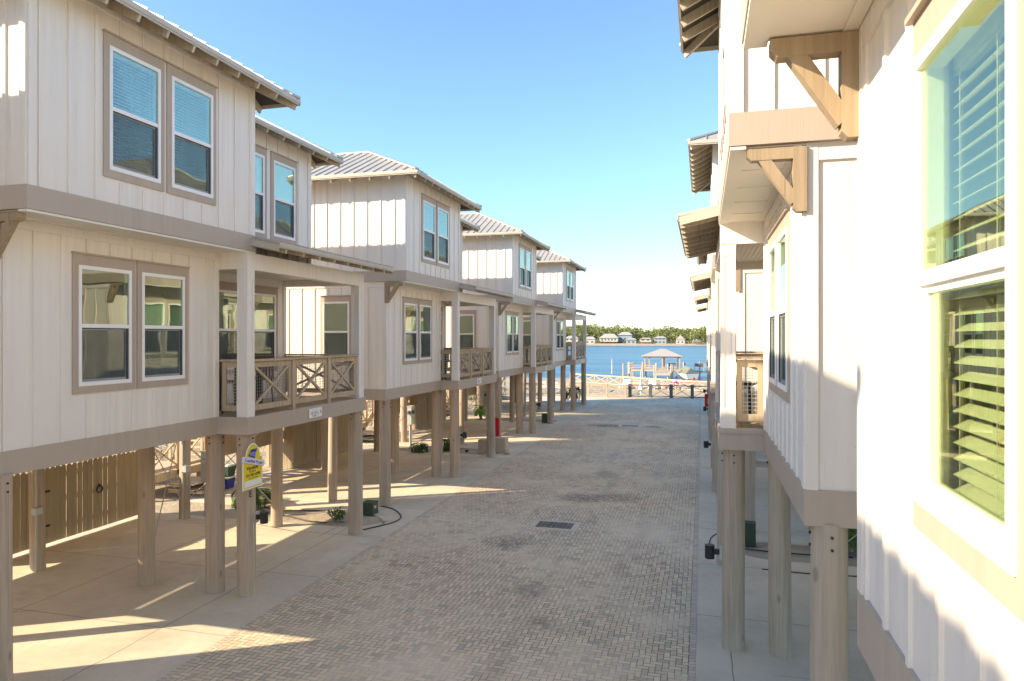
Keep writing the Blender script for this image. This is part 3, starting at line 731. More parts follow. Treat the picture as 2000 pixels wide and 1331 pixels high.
# conduit with junction box, electric boxes
cd = empty('electrical_conduit', (-13.2, 11.42, 0)); tag(cd, 'vertical pipe with a small junction box on the back pile by the plank gate', 'conduit')
m = MB(); m.cyl((0, 0, .02), (0, 0, 3.04), .022, .022, 10); m.build('pipe', M['conduit'], cd, True)
m = MB(); m.box(-.05, .07, -.07, .09, 1.22, 1.36); m.build('junction_box', M['grey'], cd)
cd = empty('electrical_conduit', (-13.28, 15.75, 0)); tag(cd, 'grey pipe pair running up the back pile beside the grey meter box', 'conduit')
m = MB(); m.cyl((0, 0, .9), (0, 0, 3.04), .03, .03, 10); m.cyl((.07, .06, .9), (.07, .06, 3.04), .022, .022, 10); m.build('pipe', M['conduit'], cd, True)
m = MB(); m.box(-.05, .14, -.06, .12, 1.3, 1.46); m.build('junction_box', M['grey'], cd)
def meter(x, y, s, label, dial):
    L = empty('meter_box', (x, y, 0)); tag(L, label, 'meter box', 'grey meter boxes under the houses')
    m = MB(); m.box(-.1, .1, -.15*s, .15*s, .95, 1.75); m.box(-.12, .12, -.17*s, .17*s, 1.75, 1.78); b = m.build('cabinet', M['grey'], L)
    m = MB(); m.cyl((0, -.05*s, 0), (0, -.05*s, .96), .05, .05, 10); m.cyl((0, .08*s, 0), (0, .08*s, .96), .025, .025, 8); m.build('pipe', M['conduit'], L, True)
    m = MB(); m.cyl((.1, 0, 1.5), (.16, 0, 1.5), .085, .08, 16); m.cyl((0, -.15*s, 1.5), (0, -.15*s-.05, 1.5), .08, .07, 16); m.build('dial', M['glassdark' if dial else 'grey'], L, True)
    return L
meter(-13.0, 16.35, .9, 'tall grey electric box on a pipe behind the nearest left house', 0)
meter(-12.7, 29.5, 1.1, 'square meter box with round dial, behind the second left house', 1)
meter(-12.25, 39.6, 1.1, 'pale meter box on a post under the third left house', 1)
def ebox(x, y, w, h, label):
    L = empty('utility_box', (x, y, 0)); tag(L, label, 'utility box')
    m = MB(); m.hexa([(-w/2, -w/2, 0), (w/2, -w/2, 0), (w/2, w/2, 0), (-w/2, w/2, 0), (-w/2*.93, -w/2*.93, h), (w/2*.93, -w/2*.93, h), (w/2*.93, w/2*.93, h), (-w/2*.93, w/2*.93, h)]); m.build('cabinet', M['green'], L)
    m = MB(); m.box(-w*.5, w*.5, -w*.5, w*.5, h, h+.03); m.build('lid', M['green'], L)
    m = MB(); m.box(w*.475, w*.505, -w*.25, w*.1, h*.55, h*.8); m.build('warning_sticker', M['pink'], L); return L
ebox(-8.85, 17.75, .34, .3, 'low dark green utility box in the sand beside the first gap pile')
ebox(-8.65, 39.3, .36, .5, 'taller green utility box beside the last corner pile of the third left house')
ebox(1.07, 17.4, .26, .5, 'green utility box standing between the piles on the right side')

# red extinguisher cabinets
def redbox(x, y, sx, label):
    L = empty('extinguisher_cabinet', (x, y, .5)); tag(L, label, 'fire cabinet', 'red fire extinguisher cabinets')
    m = MB(sx, 1); m.box(-.15, .15, -.11, .11, .0, .8); b = m.build('cabinet', M['red'], L)
    md = b.modifiers.new('round', 'BEVEL'); md.width = .035; md.segments = 3
    m = MB(sx, 1); m.box(-.13, -.04, -.116, -.11, .22, .52); m.build('white_label', M['white'], L)
    text_mesh('FIRE', .09, lambda a, o, z: (sx*(-.085)-z, -.118-o, .37+a), 'lettering', M['red'], L, .001)
    return L
redbox(-8.82, 30.0, 1, 'red fire cabinet on the near corner pile of the third left house')
redbox(.28, 46.1, -1, 'red fire cabinet by the right end of the grey gate')

# stone blocks and little boxes by the second house
for (x, y, w, h, lab) in ((-8.85, 28.25, .42, .52, 'pinkish precast block left of the pile with small rocks around'), (-8.25, 28.75, .55, .55, 'paler precast block right behind the pile, below the red cabinet')):
    m = MB(); m.hexa([(-w/2, -w/2, 0), (w/2, -w/2, 0), (w/2, w/2, 0), (-w/2, w/2, 0), (-w*.45, -w*.45, h), (w*.45, -w*.45, h), (w*.45, w*.45, h), (-w*.45, w*.45, h)])
    m.box(-w*.48, w*.48, -w*.48, w*.48, h, h+.06)
    o = m.build('precast_block', M['stone']); o.location = (x, y, 0); tag(o, lab, 'block', 'precast blocks by the second left house')
def rock(x, y, r, label):
    bm = bmesh.new(); bmesh.ops.create_icosphere(bm, subdivisions=2, radius=r)
    for v in bm.verts: v.co *= 1+random.uniform(-.18, .18); v.co.z *= .6
    me = bpy.data.meshes.new('rock'); bm.to_mesh(me); bm.free(); me.materials.append(M['grate' if r < .1 else 'stone'])
    o = bpy.data.objects.new('rock', me); o.location = (x, y, r*.4); COL.objects.link(o); tag(o, label, 'rock', 'small rocks in the sand')
rock(-9.7, 28.5, .09, 'small dark rock in the sand between the second and third left houses')
rock(-7.85, 28.3, .16, 'rough stone lying at the edge of the pavers by the precast blocks')

# drain grates in the pavers
def drain(x, y, label):
    L = empty('drain_grate', (x, y, 0)); tag(L, label, 'drain', 'drain grates in the paving')
    m = MB()
    for (a, b, c, d) in ((-.62, .62, -.42, -.3), (-.62, .62, .3, .42), (-.62, -.46, -.3, .3), (.46, .62, -.3, .3)): m.box(a, b, c, d, -.1, .006)
    m.build('concrete_frame', M['concrete'], L)
    m = MB(); m.box(-.46, .46, -.3, .3, -.2, -.05); m.build('pit', M['dark'], L)
    m = MB()
    for k in range(3):
        a = -.455+k*.307
        for j in range(9): m.box(a+.01+j*.032, a+.03+j*.032, -.29, .29, -.03, .004)
        m.box(a, a+.3, -.012, .012, -.03, .003)
    for a in (-.46, -.155, .152, .445): m.box(a, a+.012, -.3, .3, -.035, .007)
    m.build('grate', M['grate'], L)
drain(-3.68, 17.9, 'cast iron drain grate in the middle of the pavers, nearer one')
drain(-3.84, 39.1, 'farther drain grate in the pavers with dark stains on both sides')

# ------------------------------------------------------------------ storage under the houses
def dog_fence(x, y0, y1, h, label, gate_at=None, L=None):
    L = empty('plank_gate', (x, y0, 0)); tag(L, label, 'fence gate')
    y = 0; n = 0; m = MB()
    rr = random.Random(3)
    while y < y1-y0-.05:
        w = .142; hh = h+rr.uniform(-.015, .02); x0 = rr.uniform(-.006, .006)
        pts = [(y, .06), (y+w, .06), (y+w, hh-.04), (y+w-.035, hh), (y+.035, hh), (y, hh-.04)]
        k = len(pts); m.add([(x0, a, b) for a, b in pts]+[(x0-.018, a, b) for a, b in pts], [tuple(range(k)), tuple(range(2*k-1, k-1, -1))]+[(i, i+k, (i+1) % k+k, (i+1) % k) for i in range(k)])
        y += w+rr.choice((.004, .006, .012))
    m.build('planks', M['fence'], L)
    m = MB(); 
    for z in (.35, 1.0, h-.25): m.box(-.06, -.022, 0, y1-y0, z, z+.09)
    m.build('rails', M['fence'], L)
    if gate_at:
        m = MB(); ym = gate_at-y0; n = 18; r = .085
        m.tube([(.03, ym+r*math.cos(t), 1.03+r*math.sin(t)) for t in [2*math.pi*i/n for i in range(n+1)]], .016, 6); m.box(.005, .03, ym-.03, ym+.03, 1.08, 1.16); m.build('ring_handle', M['black'], L, True)
        for yy in (ym-1.55, ):
            m = MB(); m.box(.005, .02, yy-.02, yy+.16, 1.25, 1.3); m.box(.005, .02, yy-.02, yy+.16, .45, .5); m.build('hinge', M['black'], L)
    return L
dog_fence(-14.72, 11.3, 16.25, 1.82, 'brown dog-eared plank gate with ring handle under the nearest left house', 14.47)
for i in (1, 2, 3):
    y = Y0+PITCH*i+4.55
    L = empty('storage_room', (-14.6, y, 0)); tag(L, f'brown boarded storage room under the {ordn[i]} left house', 'storage room', 'boarded storage rooms under the left houses')
    m = MB(); m.box(-.5, -.02, .02, 4.5, 0, 3.0); k = 0
    while k*.15 < 4.5: m.box(-.02, .0, k*.15+.004, k*.15+.146, .02, 3.02); k += 1
    for k in range(4): m.box(-.5+k*.125+.004, -.5+k*.125+.121, .0, .02, .02, 3.02)
    m.build('board_wall', M['fence'], L)
    m = MB(); m.box(.0, .03, 1.6, 1.68, .05, 2.1); m.box(.0, .03, 2.6, 2.68, .05, 2.1); m.box(0, .03, 1.68, 2.6, 2.02, 2.1); m.build('door_frame', M['fence'], L)

for i in (-1, 0, 1, 2, 3):  # boards added to keep low sun off the ground under the left houses
    y = Y0+PITCH*i+.3 if i >= 0 else -4.3
    L = empty('sun_block_boards', (-15.05, y, 0)); tag(L, f'added brown board screen blocking sun at the back under the {ordn[i]} left house' if i >= 0 else 'added board screen blocking sun under the left house beside the camera', 'screen', 'added sun-blocking boards under the left houses')
    ln = 4.1 if i >= 0 else 8.9
    m = MB(); k = 0
    while k*.15 < ln: m.box(-.02, .0, k*.15+.003, k*.15+.147, 1.0, 3.02); k += 1
    m.box(-.05, -.02, 0, ln, 1.1, 1.2); m.box(-.05, -.02, 0, ln, 1.6, 1.7); m.box(-.05, -.02, 0, ln, 2.8, 2.9); m.build('boards', M['fence'], L)
# entry stairs behind the houses
def stairs(y, label):
    L = empty('entry_stairs', (-16.2, y, 0)); tag(L, label, 'stairs', 'wooden entry stairs between the left houses')
    m = MB(); m.box(-1.6, .4, -1.4, 1.0, .62, .74); m.box(-1.6, .42, -1.42, -1.38, .5, .74); m.box(.38, .42, -1.4, 1.0, .5, .74)
    for (x, yy) in ((-1.5, -1.3), (.32, -1.3), (.32, .9), (-1.5, .9)): m.box(x-.07, x+.07, yy-.07, yy+.07, -.2, .62)
    m.build('landing', M['rail'], L)
    m = MB(); z0, z1 = .84, 1.72
    def pan(p, q):
        p = Vector(p); q = Vector(q); u = Vector((0, 0, 1))
        m.beam(p+u*z0, q+u*z0, .05, .1); m.beam(p+u*z1, q+u*z1, .1, .06); m.beam(p+u*(z0+.04), q+u*(z1-.04), .045, .045); m.beam(p+u*(z1-.04), q+u*(z0+.04), .045, .045)
        for a in (p, q): m.beam(a+u*.6, a+u*1.76, .08, .08)
    pan((.38, -1.35, 0), (.38, -.2, 0)); pan((.38, -.1, 0), (.38, .95, 0)); pan((-1.5, -1.38, 0), (-.6, -1.38, 0)); pan((-.55, -1.38, 0), (.33, -1.38, 0))
    m.build('railing', M['rail'], L)
    m = MB()
    for k in range(13): m.box(-.9, .35, 1.05+k*.27, 1.05+k*.27+.29, .74+k*.18, .78+k*.18)
    m.build('treads', M['rail'], L)
    m = MB()
    for x in (-.95, .38): m.beam((x, 1.0, .62), (x, 4.6, 3.0), .05, .28); m.beam((x, 1.0, 1.65), (x, 4.6, 4.0), .06, .09); m.beam((x, 1.05, .62), (x, 1.05, 1.7), .08, .08); m.beam((x, 2.8, .0), (x, 2.8, 2.8), .09, .09)
    for x in (-.95, .38): m.beam((x, 4.6, 0), (x, 4.6, 4.0), .12, .12)
    m.build('stringers', M['rail'], L)
    m = MB()
    for k in range(3): m.box(.4, 1.3, -.6, .5, .18*k, .18*k+.04) if k else None
    m.box(.42, 1.0, -.6, .5, .3, .34); m.box(.42, 1.6, -.6, .5, .12, .16); m.build('front_steps', M['rail'], L)
for i in range(4): stairs(Y0+PITCH*i+13.0-1.2, f'tan wooden stairs and landing with crossed rails behind the {ordn[i]} left house')
m = MB(); m.box(-.35, .35, -.25, .25, 0, .5); m.box(-.3, .3, -.2, .2, .5, .62)
def crate(x, y, z, mat, lab):
    L = empty('storage_bin', (x, y, z)); tag(L, lab, 'bin', 'bins stacked beside the stairs')
    m = MB(); m.hexa([(-.22, -.17, 0), (.22, -.17, 0), (.22, .17, 0), (-.22, .17, 0), (-.27, -.21, .34), (.27, -.21, .34), (.27, .21, .34), (-.27, .21, .34)]); m.build('tub', mat, L)
    m = MB(); m.box(-.29, .29, -.23, .23, .34, .38); m.build('lid', M['white'], L)
crate(-14.9, 19.55, 0, M['blue'], 'blue bin beneath the stairs behind the nearest left house')
crate(-14.9, 19.6, .38, M['green'], 'green bin resting on the blue one beside the stairs')

# ------------------------------------------------------------------ porch furniture
def furniture(cx, y, s, lab, dark):
    z = Z1 if s > 0 else Z1*1.027
    T = empty('bar_table', (cx, y+1.15, z)); tag(T, f'square bar table on the porch of the {lab}', 'table', 'bar tables on the porches')
    m = MB(); m.box(-.35, .35, -.35, .35, .88, .92); m.build('table_top', M['rail' if not dark else 'black'], T)
    for (a, b) in ((-.28, -.28), (.28, -.28), (.28, .28), (-.28, .28)):
        m = MB(); m.box(a-.03, a+.03, b-.03, b+.03, 0, .88); m.build('leg', M['black'], T)
    for k, (dx, dy, rz) in enumerate(((0, -.62, 0), (0, .68, math.pi), (-.72, .05, -math.pi/2))):
        S_ = empty('bar_stool', (cx+dx, y+1.15+dy, z), rz); tag(S_, f'wicker bar stool {("on the near side", "on the far side", "on the wall side")[k]} of the table, {lab}', 'bar stool', 'bar stools on the porches')
        m = MB(); m.box(-.22, .22, -.2, .22, .58, .64); m.build('seat', M['wicker' if not dark else 'black'], S_)
        m = MB()
        for j in range(6): m.box(-.2+j*.075, -.16+j*.075, -.22, -.19, .64, 1.02)
        m.box(-.22, .22, -.23, -.18, 1.0, 1.08); m.build('backrest', M['wicker' if not dark else 'black'], S_)
        for (a, b) in ((-.18, -.16), (.18, -.16), (.18, .18), (-.18, .18)):
            m = MB(); m.cyl((a*1.15, b*1.15, 0), (a, b, .58), .016, .016, 8); m.build('leg', M['black'], S_)
for i in range(4): furniture(-9.2, Y0+PITCH*i+4.5, 1, f'{ordn[i]} left house', i > 0)
furniture(1.3, Y0+4.5, -1, 'nearest free-standing right house', True)

# ------------------------------------------------------------------ plants
def leafq(V, F, c, d, up, L, W, droop=0):
    r = d.cross(up); 
    if r.length < 1e-3: r = Vector((1, 0, 0))
    r.normalize(); n = len(V)
    V += [tuple(c), tuple(c+d*L*.5+r*W/2), tuple(c+d*L-up*droop), tuple(c+d*L*.5-r*W/2)]; F.append((n, n+1, n+2, n+3))
def mk(V, F, name, mat, parent=None):
    me = bpy.data.meshes.new(name); me.from_pydata(V, [], F); me.materials.append(mat)
    o = bpy.data.objects.new(name, me); COL.objects.link(o)
    if parent: o.parent = parent
    return o
def cycad(x, y, z, r, n, mat, label, trunk=.25, group='cycads', seed=1, name='cycad', cat='cycad', rise=.9):
    rn = random.Random(seed); L = empty(name, (x, y, z)); tag(L, label, cat, group)
    m = MB(); m.cyl((0, 0, -.05), (0, 0, trunk), .12*r+.03, .09*r+.03, 12); m.build('trunk', M['trunk'], L, True)
    V, F = [], []
    for k in range(n):
        a = 2*math.pi*k/n+rn.uniform(-.2, .2); e = rn.uniform(.25, rise); ln = r*rn.uniform(.85, 1.15)
        p = Vector((0, 0, trunk)); dv = Vector((math.cos(a)*math.cos(e), math.sin(a)*math.cos(e), math.sin(e)))
        st = 14
        for s in range(st):
            q = p+dv*ln/st; dn = dv.normalized(); sd = dn.cross(Vector((0, 0, 1))).normalized(); upv = sd.cross(dn)
            wd = .008; i0 = len(V); V += [tuple(p-sd*wd), tuple(p+sd*wd), tuple(q+sd*wd), tuple(q-sd*wd)]; F.append((i0, i0+1, i0+2, i0+3))
            if s > 1:
                lf = .26*r*math.sin(math.pi*min(1, (s+1.5)/(st+1)))+.03
                for t in (0, .5):
                    b = p+(q-p)*t
                    for sg_ in (-1, 1): leafq(V, F, b, (sd*sg_+dn*.55+upv*.25).normalized(), upv, lf, .03*r+.008, lf*.15)
            p = q; dv = (dv+Vector((0, 0, -.16-.03*s*.5))).normalized()
    mk(V, F, 'fronds', mat, L); return L
cycad(-12.7, 17.9, 0, .95, 16, M['cycad'], 'drooping cycad in the sand behind the yellow sign pile', seed=2)
cycad(-10.75, 28.9, 0, .85, 15, M['cycad'], 'cycad in the sand gap between the second and third left houses', seed=3)
cycad(-11.6, 27.9, 0, .6, 12, M['cycad'], 'smaller cycad left of the other one behind the second left house', seed=4)
cycad(-9.1, 50.6, 0, 1.15, 22, M['cycad'], 'big dark cycad under the last left house near the lagoon', trunk=.75, seed=5, rise=1.3)
cycad(-12.79, 40.2, 0, .6, 26, M['lime'], 'bright lime green palm on a short trunk under the third left house', trunk=.5, seed=6, name='dwarf_palm', cat='palm', group='low palms', rise=1.4)
cycad(3.2, 17.6, 0, .9, 18, M['leaf'], 'green palm fronds showing beside the near right wall, low between the piles', trunk=.4, seed=8, name='dwarf_palm', cat='palm', group='low palms', rise=1.3)
def bush(x, y, z, r, h, n, mat, label, seed=1, lf=.06, name='bush', group='bushes'):
    rn = random.Random(seed); L = empty(name, (x, y, z)); tag(L, label, 'bush', group)
    m = MB()
    for k in range(7):
        a = rn.uniform(0, 6.28); m.tube([(0, 0, -.02), (math.cos(a)*r*.4, math.sin(a)*r*.4, h*.45), (math.cos(a)*r*.75, math.sin(a)*r*.75, h*.8)], .012*max(1, r), 5)
    m.build('stems', M['trunk'], L)
    V, F = [], []; cl = [(rn.uniform(-.75, .75)*r, rn.uniform(-.75, .75)*r, rn.uniform(.25, .9)*h) for _ in range(max(6, n//40))]
    for k in range(n):
        c = rn.choice(cl); p = Vector((rn.gauss(c[0], r*.2), rn.gauss(c[1], r*.2), max(.01, rn.gauss(c[2], h*.12))))
        d = Vector((rn.uniform(-1, 1), rn.uniform(-1, 1), rn.uniform(-.3, 1))).normalized()
        leafq(V, F, p, d, Vector((rn.uniform(-1, 1), rn.uniform(-1, 1), 1)).normalized(), lf*rn.uniform(.6, 1.4), lf*.45, lf*.1)
    mk(V, F, 'foliage', mat, L); return L
bush(-9.35, 16.75, 0, .27, .3, 420, M['leaf'], 'small leafy green shrub in the sand beside the outer pile', 3, .07)
bush(-9.75, 17.35, 0, .12, .12, 90, M['leaf'], 'tiny green sprig just left of the small shrub', 4, .05)
bush(-11.2, 16.95, 0, .06, .07, 40, M['leaf'], 'tuft of weeds at the drip tubing near the middle pile', 5, .05)
for k, (x, y, r, h, mt, lab) in enumerate(((-18.5, 41, 1.6, 2.1, 'lime', 'tall light green shrub behind the gap of the second and third left houses'), (-20.5, 45.5, 1.9, 2.4, 'leaf', 'round darker shrub behind the light green one'), (-17.6, 52, 1.3, 1.5, 'leaf', 'low shrub behind the stairs of the third left house'), (-19.5, 30, 1.0, .9, 'scrub', 'dry low scrub bush on the dune behind the second left house'), (-18.2, 19.5, .7, .6, 'lime', 'yellowish grass-like bush by the dune, left of the grey meter box'))):
    bush(x, y, gz(x, y), r, h, 1500, M[mt], lab, 10+k, .14, group='shrubs behind the left row')
def palm(x, y, h, label, seed):
    L = empty('palm_tree', (x, y, gz(x, y)-.1)); tag(L, label, 'palm tree', 'palm trees behind the left row')
    m = MB(); m.cyl((0, 0, 0), (.15, .1, h*.5), .17, .14, 12); m.cyl((.15, .1, h*.5), (.2, .3, h), .14, .12, 12); m.build('trunk', M['trunk'], L, True)
    rn = random.Random(seed); V, F = [], []
    for k in range(24):
        a = rn.uniform(0, 6.28); e = rn.uniform(-.5, 1.2); p = Vector((.2, .3, h)); dv = Vector((math.cos(a)*math.cos(e), math.sin(a)*math.cos(e), math.sin(e)))
        for s in range(9):
            q = p+dv*.2; dn = dv.normalized(); sd = dn.cross(Vector((0, 0, 1))).normalized(); upv = sd.cross(dn)
            if s > 3:
                for sg_ in (-1, -.4, .4, 1): leafq(V, F, p, (sd*sg_+dn*(1.2-abs(sg_)*.5)).normalized(), upv, .6, .06, .15)
            i0 = len(V); V += [tuple(p-sd*.015), tuple(p+sd*.015), tuple(q+sd*.015), tuple(q-sd*.015)]; F.append((i0, i0+1, i0+2, i0+3))
            p = q; dv = (dv+Vector((0, 0, -.13))).normalized()
    mk(V, F, 'crown', M['leaf'], L)
palm(-18.2, 44.5, 5.5, 'palm trunk rising behind the meter box of the second left house', 1)
palm(-21, 37.0, 6, 'palm further left behind the second left house', 2)
# dune scrub
V, F = [], []; rn = random.Random(11)
for k in range(1500):
    x = -16.8-abs(rn.gauss(0, 9)); y = rn.uniform(4, 62); s = rn.uniform(.15, .5); z = gz(x, y)-.05
    for j in range(9):
        d = Vector((rn.uniform(-1, 1), rn.uniform(-1, 1), rn.uniform(.3, 1.3))).normalized()
        leafq(V, F, Vector((x+rn.gauss(0, s*.4), y+rn.gauss(0, s*.4), z)), d, Vector((rn.uniform(-1, 1), rn.uniform(-1, 1), .4)).normalized(), s, .045, .05)
tag(mk(V, F, 'dune_scrub', M['scrub']), 'dry grassy scrub on the dune behind the left houses', 'scrub', kind='stuff')

# drip tubing and other ground lines
def hose(pts, r, label, mat='hose'):
    P = [Vector((a, b, r*.6)) for a, b in pts]; out = []
    for i in range(len(P)-1):
        p0, p1, p2, p3 = P[max(0, i-1)], P[i], P[i+1], P[min(len(P)-1, i+2)]
        for s in range(6):
            t = s/6; out.append(tuple(.5*((2*p1)+(p2-p0)*t+(2*p0-5*p1+4*p2-p3)*t*t+(3*p1-p0-3*p2+p3)*t**3)))
    out.append(tuple(P[-1])); m = MB(); m.tube(out, r, 6); tag(m.build('drip_tube', M[mat], None, True), label, 'tubing', 'black drip tubing in the sand')
hose([(-12.6, 18.1), (-12.2, 17.5), (-11.73, 17.18), (-10.93, 16.93), (-10.1, 16.6), (-9.47, 16.55)], .016, 'black tubing sagging across the sand from the cycad to the small shrub')
hose([(-12.1, 17.6), (-11.25, 17.43), (-10.17, 17.7), (-9.8, 17.4)], .014, 'thin black tubing running behind the tiny green sprig')
hose([(-8.9, 18.55), (-8.55, 18.42), (-8.22, 18.13), (-7.86, 17.6), (-7.8, 17.1), (-8.0, 16.6), (-8.35, 16.0)], .02, 'curved black tubing around the green utility box corner')
hose([(1.0, 18.3), (.5, 18.3), (.2, 17.7), (.2, 16.6), (.6, 16.3)], .016, 'thin tubing looping out of the sand on the right pavement')
hose([(.9, 17.0), (1.8, 16.9), (3.2, 16.95)], .016, 'dark tubing crossing the sand between the right piles')
hose([(1.2, 15.6), (2.2, 15.55), (3.2, 15.65)], .014, 'second dark tubing nearer to the camera between the right piles')

# ------------------------------------------------------------------ gate, rails and pool
def crossgate(x0, x1, y, n, h, mat, label, name='lane_gate', cat='gate', p=.16, th=.06, slope=0, A=None, B=None):
    L = empty(name, (0, 0, 0)); tag(L, label, cat)
    a = Vector(A or (x0, y, 0)); b = Vector(B or (x1, y, 0)); L.location = a; d = b-a
    for k in range(n+1):
        q = d*k/n; m = MB(); m.beam((q.x, q.y, 0), (q.x, q.y, h+.05), p, p*.7, (0, 1, 0)); m.build('gate_post' if cat == 'gate' else 'rail_post', mat, L)
    for k in range(n):
        q0 = d*k/n+d.normalized()*(p/2); q1 = d*(k+1)/n-d.normalized()*(p/2); m = MB(); u = Vector((0, 0, 1))
        m.beam(q0+u*.1, q1+u*.1, .05, th); m.beam(q0+u*(h-.06), q1+u*(h-.06), .05, th*1.3); m.beam(q0+u*.13, q1+u*(h-.1), .03, th*.6); m.beam(q0+u*(h-.1), q1+u*.13, .03, th*.6)
        m.build('crossed_panel', mat, L)
    return L
G = crossgate(-5.7, .85, 58.0, 4, 1.05, M['gate'], 'dark grey sliding gate with crossed braces at the end of the lane', p=.26)
m = MB(); m.beam((-.5, 0, 1.28), (6.6, 0, 1.28), .03, .025); m.build('top_wire', M['gate'], G)
m = MB()
for k in range(5): m.cyl((k*1.63, -.05, .0), (k*1.63, .05, .0), .09, .09, 10)
m.build('wheels', M['black'], G)
crossgate(-9.1, -6.05, 57.7, 2, 1.02, M['beige'], 'beige crossed fence between the last left house and the grey gate', 'beige_fence', 'fence', .14, .09)
crossgate(-15, -9.3, 57.7, 4, 1.02, M['beige'], 'beige crossed fence seen between the piles of the last left house', 'beige_fence', 'fence', .14, .09)
crossgate(0, 0, 0, 11, .95, M['beige'], 'long beige crossed fence behind the pool, in front of the lagoon', 'beige_fence', 'fence', .15, .1, A=(-14, 76.5, 0), B=(2.5, 63.5, 0))
pd = MB(); pd.box(-30, 12, 59.3, 60.4, -.1, .03); pd.box(-30, -5.4, 60.4, 62.6, -.1, .03); pd.box(.6, 12, 60.4, 66, -.1, .03); pd.box(-30, 12, 66, 78, -.1, .03); pd.box(-30, -8, 62.6, 66, -.1, .03)
tag(pd.build('pool_deck', M['sand']), kind='structure')
pw = MB(); pw.box(-8, .6, 60.4, 66, -.1, -.04); tag(pw.build('pool_water', M['pool']), kind='structure')
def lounger(x, y, rz, label, mat='pink'):
    L = empty('sun_lounger', (x, y, .03), rz); tag(L, label, 'sun lounger', 'sun loungers around the pool')
    m = MB(); m.box(-.33, .33, -.6, .6, .3, .38); m.build('cushion', M[mat], L)
    m = MB(); m.hexa([(-.33, .6, .3), (.33, .6, .3), (.33, 1.1, .72), (-.33, 1.1, .72), (-.33, .6, .38), (.33, .6, .38), (.33, 1.08, .8), (-.33, 1.08, .8)]); m.build('backrest', M[mat], L)
    for (a, b) in ((-.28, -.5), (.28, -.5), (.28, .55), (-.28, .55)): m = MB(); m.box(a-.03, a+.03, b-.03, b+.03, 0, .3); m.build('leg', M['white'], L)
for k, x in enumerate((-7.2, -6.2, -4.6, -3.4, -2.2, -1.2)): lounger(x, 67.3, .1*k-.2, f'{"coral" if k % 2 else "pale"} sun lounger, number {k+1} from the left behind the pool rails', 'pink' if k % 2 else 'white')
lounger(-12.5, 61.5, .4, 'pale lounger behind the piles of the last left house', 'white'); lounger(-13.9, 62.2, .3, 'second pale lounger by the last left house, further left', 'white')
def umb(x, y, label):
    L = empty('pool_umbrella', (x, y, .03)); tag(L, label, 'umbrella')
    m = MB(); m.cyl((0, 0, 0), (0, 0, 2.0), .025, .025, 8); m.build('pole', M['white'], L, True)
    m = MB(); m.cyl((0, 0, .45), (0, 0, 1.15), .26, .05, 10); m.build('folded_canopy', M['white'], L)
umb(-5.0, 62.9-3, 'folded pale umbrella standing behind the grey gate')
for (x, y, lab) in ((-7.1, 71.1, 'dark domed lantern on the pool fence, left one'), (-.75, 66.1, 'dark domed lantern on the pool fence, right one')):
    L = empty('fence_lantern', (x, y, .95)); tag(L, lab, 'lantern', 'lanterns on the pool fence')
    m = MB(); m.cyl((0, 0, 0), (0, 0, .12), .04, .04, 8); m.build('stem', M['black'], L); m = MB(); m.cyl((0, 0, .12), (0, 0, .3), .15, .08, 12); m.build('hood', M['red'], L)
L = empty('life_ring_post', (-2.1, 62.0-2.2, 0)); tag(L, 'post carrying a red and white life ring behind the grey gate', 'life ring')
m = MB(); m.box(-.04, .04, -.04, .04, 0, 1.5); m.build('post', M['beige'], L)
m = MB(); n = 24; m.tube([(.0+.17*math.cos(t), -.09, 1.05+.17*math.sin(t)) for t in [2*math.pi*i/n for i in range(n+1)]], .05, 8); rg = m.build('ring', M['red'], L, True)
m = MB(); m.cyl((0, 0, 1.5), (0, 0, 1.66), .13, .05, 10); m.build('cap', M['black'], L)

# ------------------------------------------------------------------ dock, pavilion, boat
D = empty('dock', (-5, 107, 0)); tag(D, 'weathered wooden dock platform with pilings and rails under the pavilion', 'dock')
m = MB(); m.box(-5.3, 2.4, -3, 3.2, -.02, .22); m.box(-1.2, 1.0, -14, -3, -.02, .2); m.box(2.4, 7, 1.2, 3.2, -.3, -.1); m.build('platform', M['pilegrey'], D)
for k, (x, y) in enumerate([(-5.3, -3), (-5.3, 0), (-5.3, 3), (-3.4, -3), (-1.5, -3), (.2, -3), (2.4, -3), (2.4, 3), (-3.4, 3), (4.6, 1.2), (6.6, 1.2), (4.6, 3.2), (-1.2, -7), (1, -7), (-1.2, -11), (1, -11), (-6.2, -3), (-5.8, 0.5)]):
    m = MB(); m.cyl((x, y, -2.4), (x, y, 1.1 if k % 3 else 1.35), .12, .11, 10); m.build('piling', M['pilegrey'], D, True)
m = MB()
for z in (.55, .85): m.beam((-5.3, -3, z), (-1.4, -3, z), .04, .1); m.beam((-5.3, -3, z), (-5.3, 3, z), .04, .1); m.beam((4.6, 1.2, z), (7, 1.2, z), .04, .1)
m.build('rails', M['pilegrey'], D)
m = MB()
for s in (0, 1):
    for k in range(7): m.box(-.9+s*1.9+k*.16, -.84+s*1.9+k*.16, -5.4, -5.34, 0, (.35+k*.13) if not s else (1.2-k*.13))
m.build('stair_balusters', M['pilegrey'], D)
P_ = empty('dock_pavilion', (-5.72, 107, .2)); tag(P_, 'open pavilion with a pale hip roof standing on the dock', 'pavilion')
m = MB(); w_, d_, z_ = 2.95, 2.6, 2.0; pk = 3.0
top = [(-w_, -d_, z_), (w_, -d_, z_), (w_, d_, z_), (-w_, d_, z_), (-.35, 0, pk), (.35, 0, pk)]; F4 = [(0, 1, 5, 4), (1, 2, 5), (2, 3, 4, 5), (3, 0, 4)]
m.add(top+[(x, y, z-.08) for x, y, z in top], F4+[tuple(i+6 for i in f[::-1]) for f in F4]+[(0, 1, 7, 6), (1, 2, 8, 7), (2, 3, 9, 8), (3, 0, 6, 9)]); m.build('roof', M['farroof'], P_)
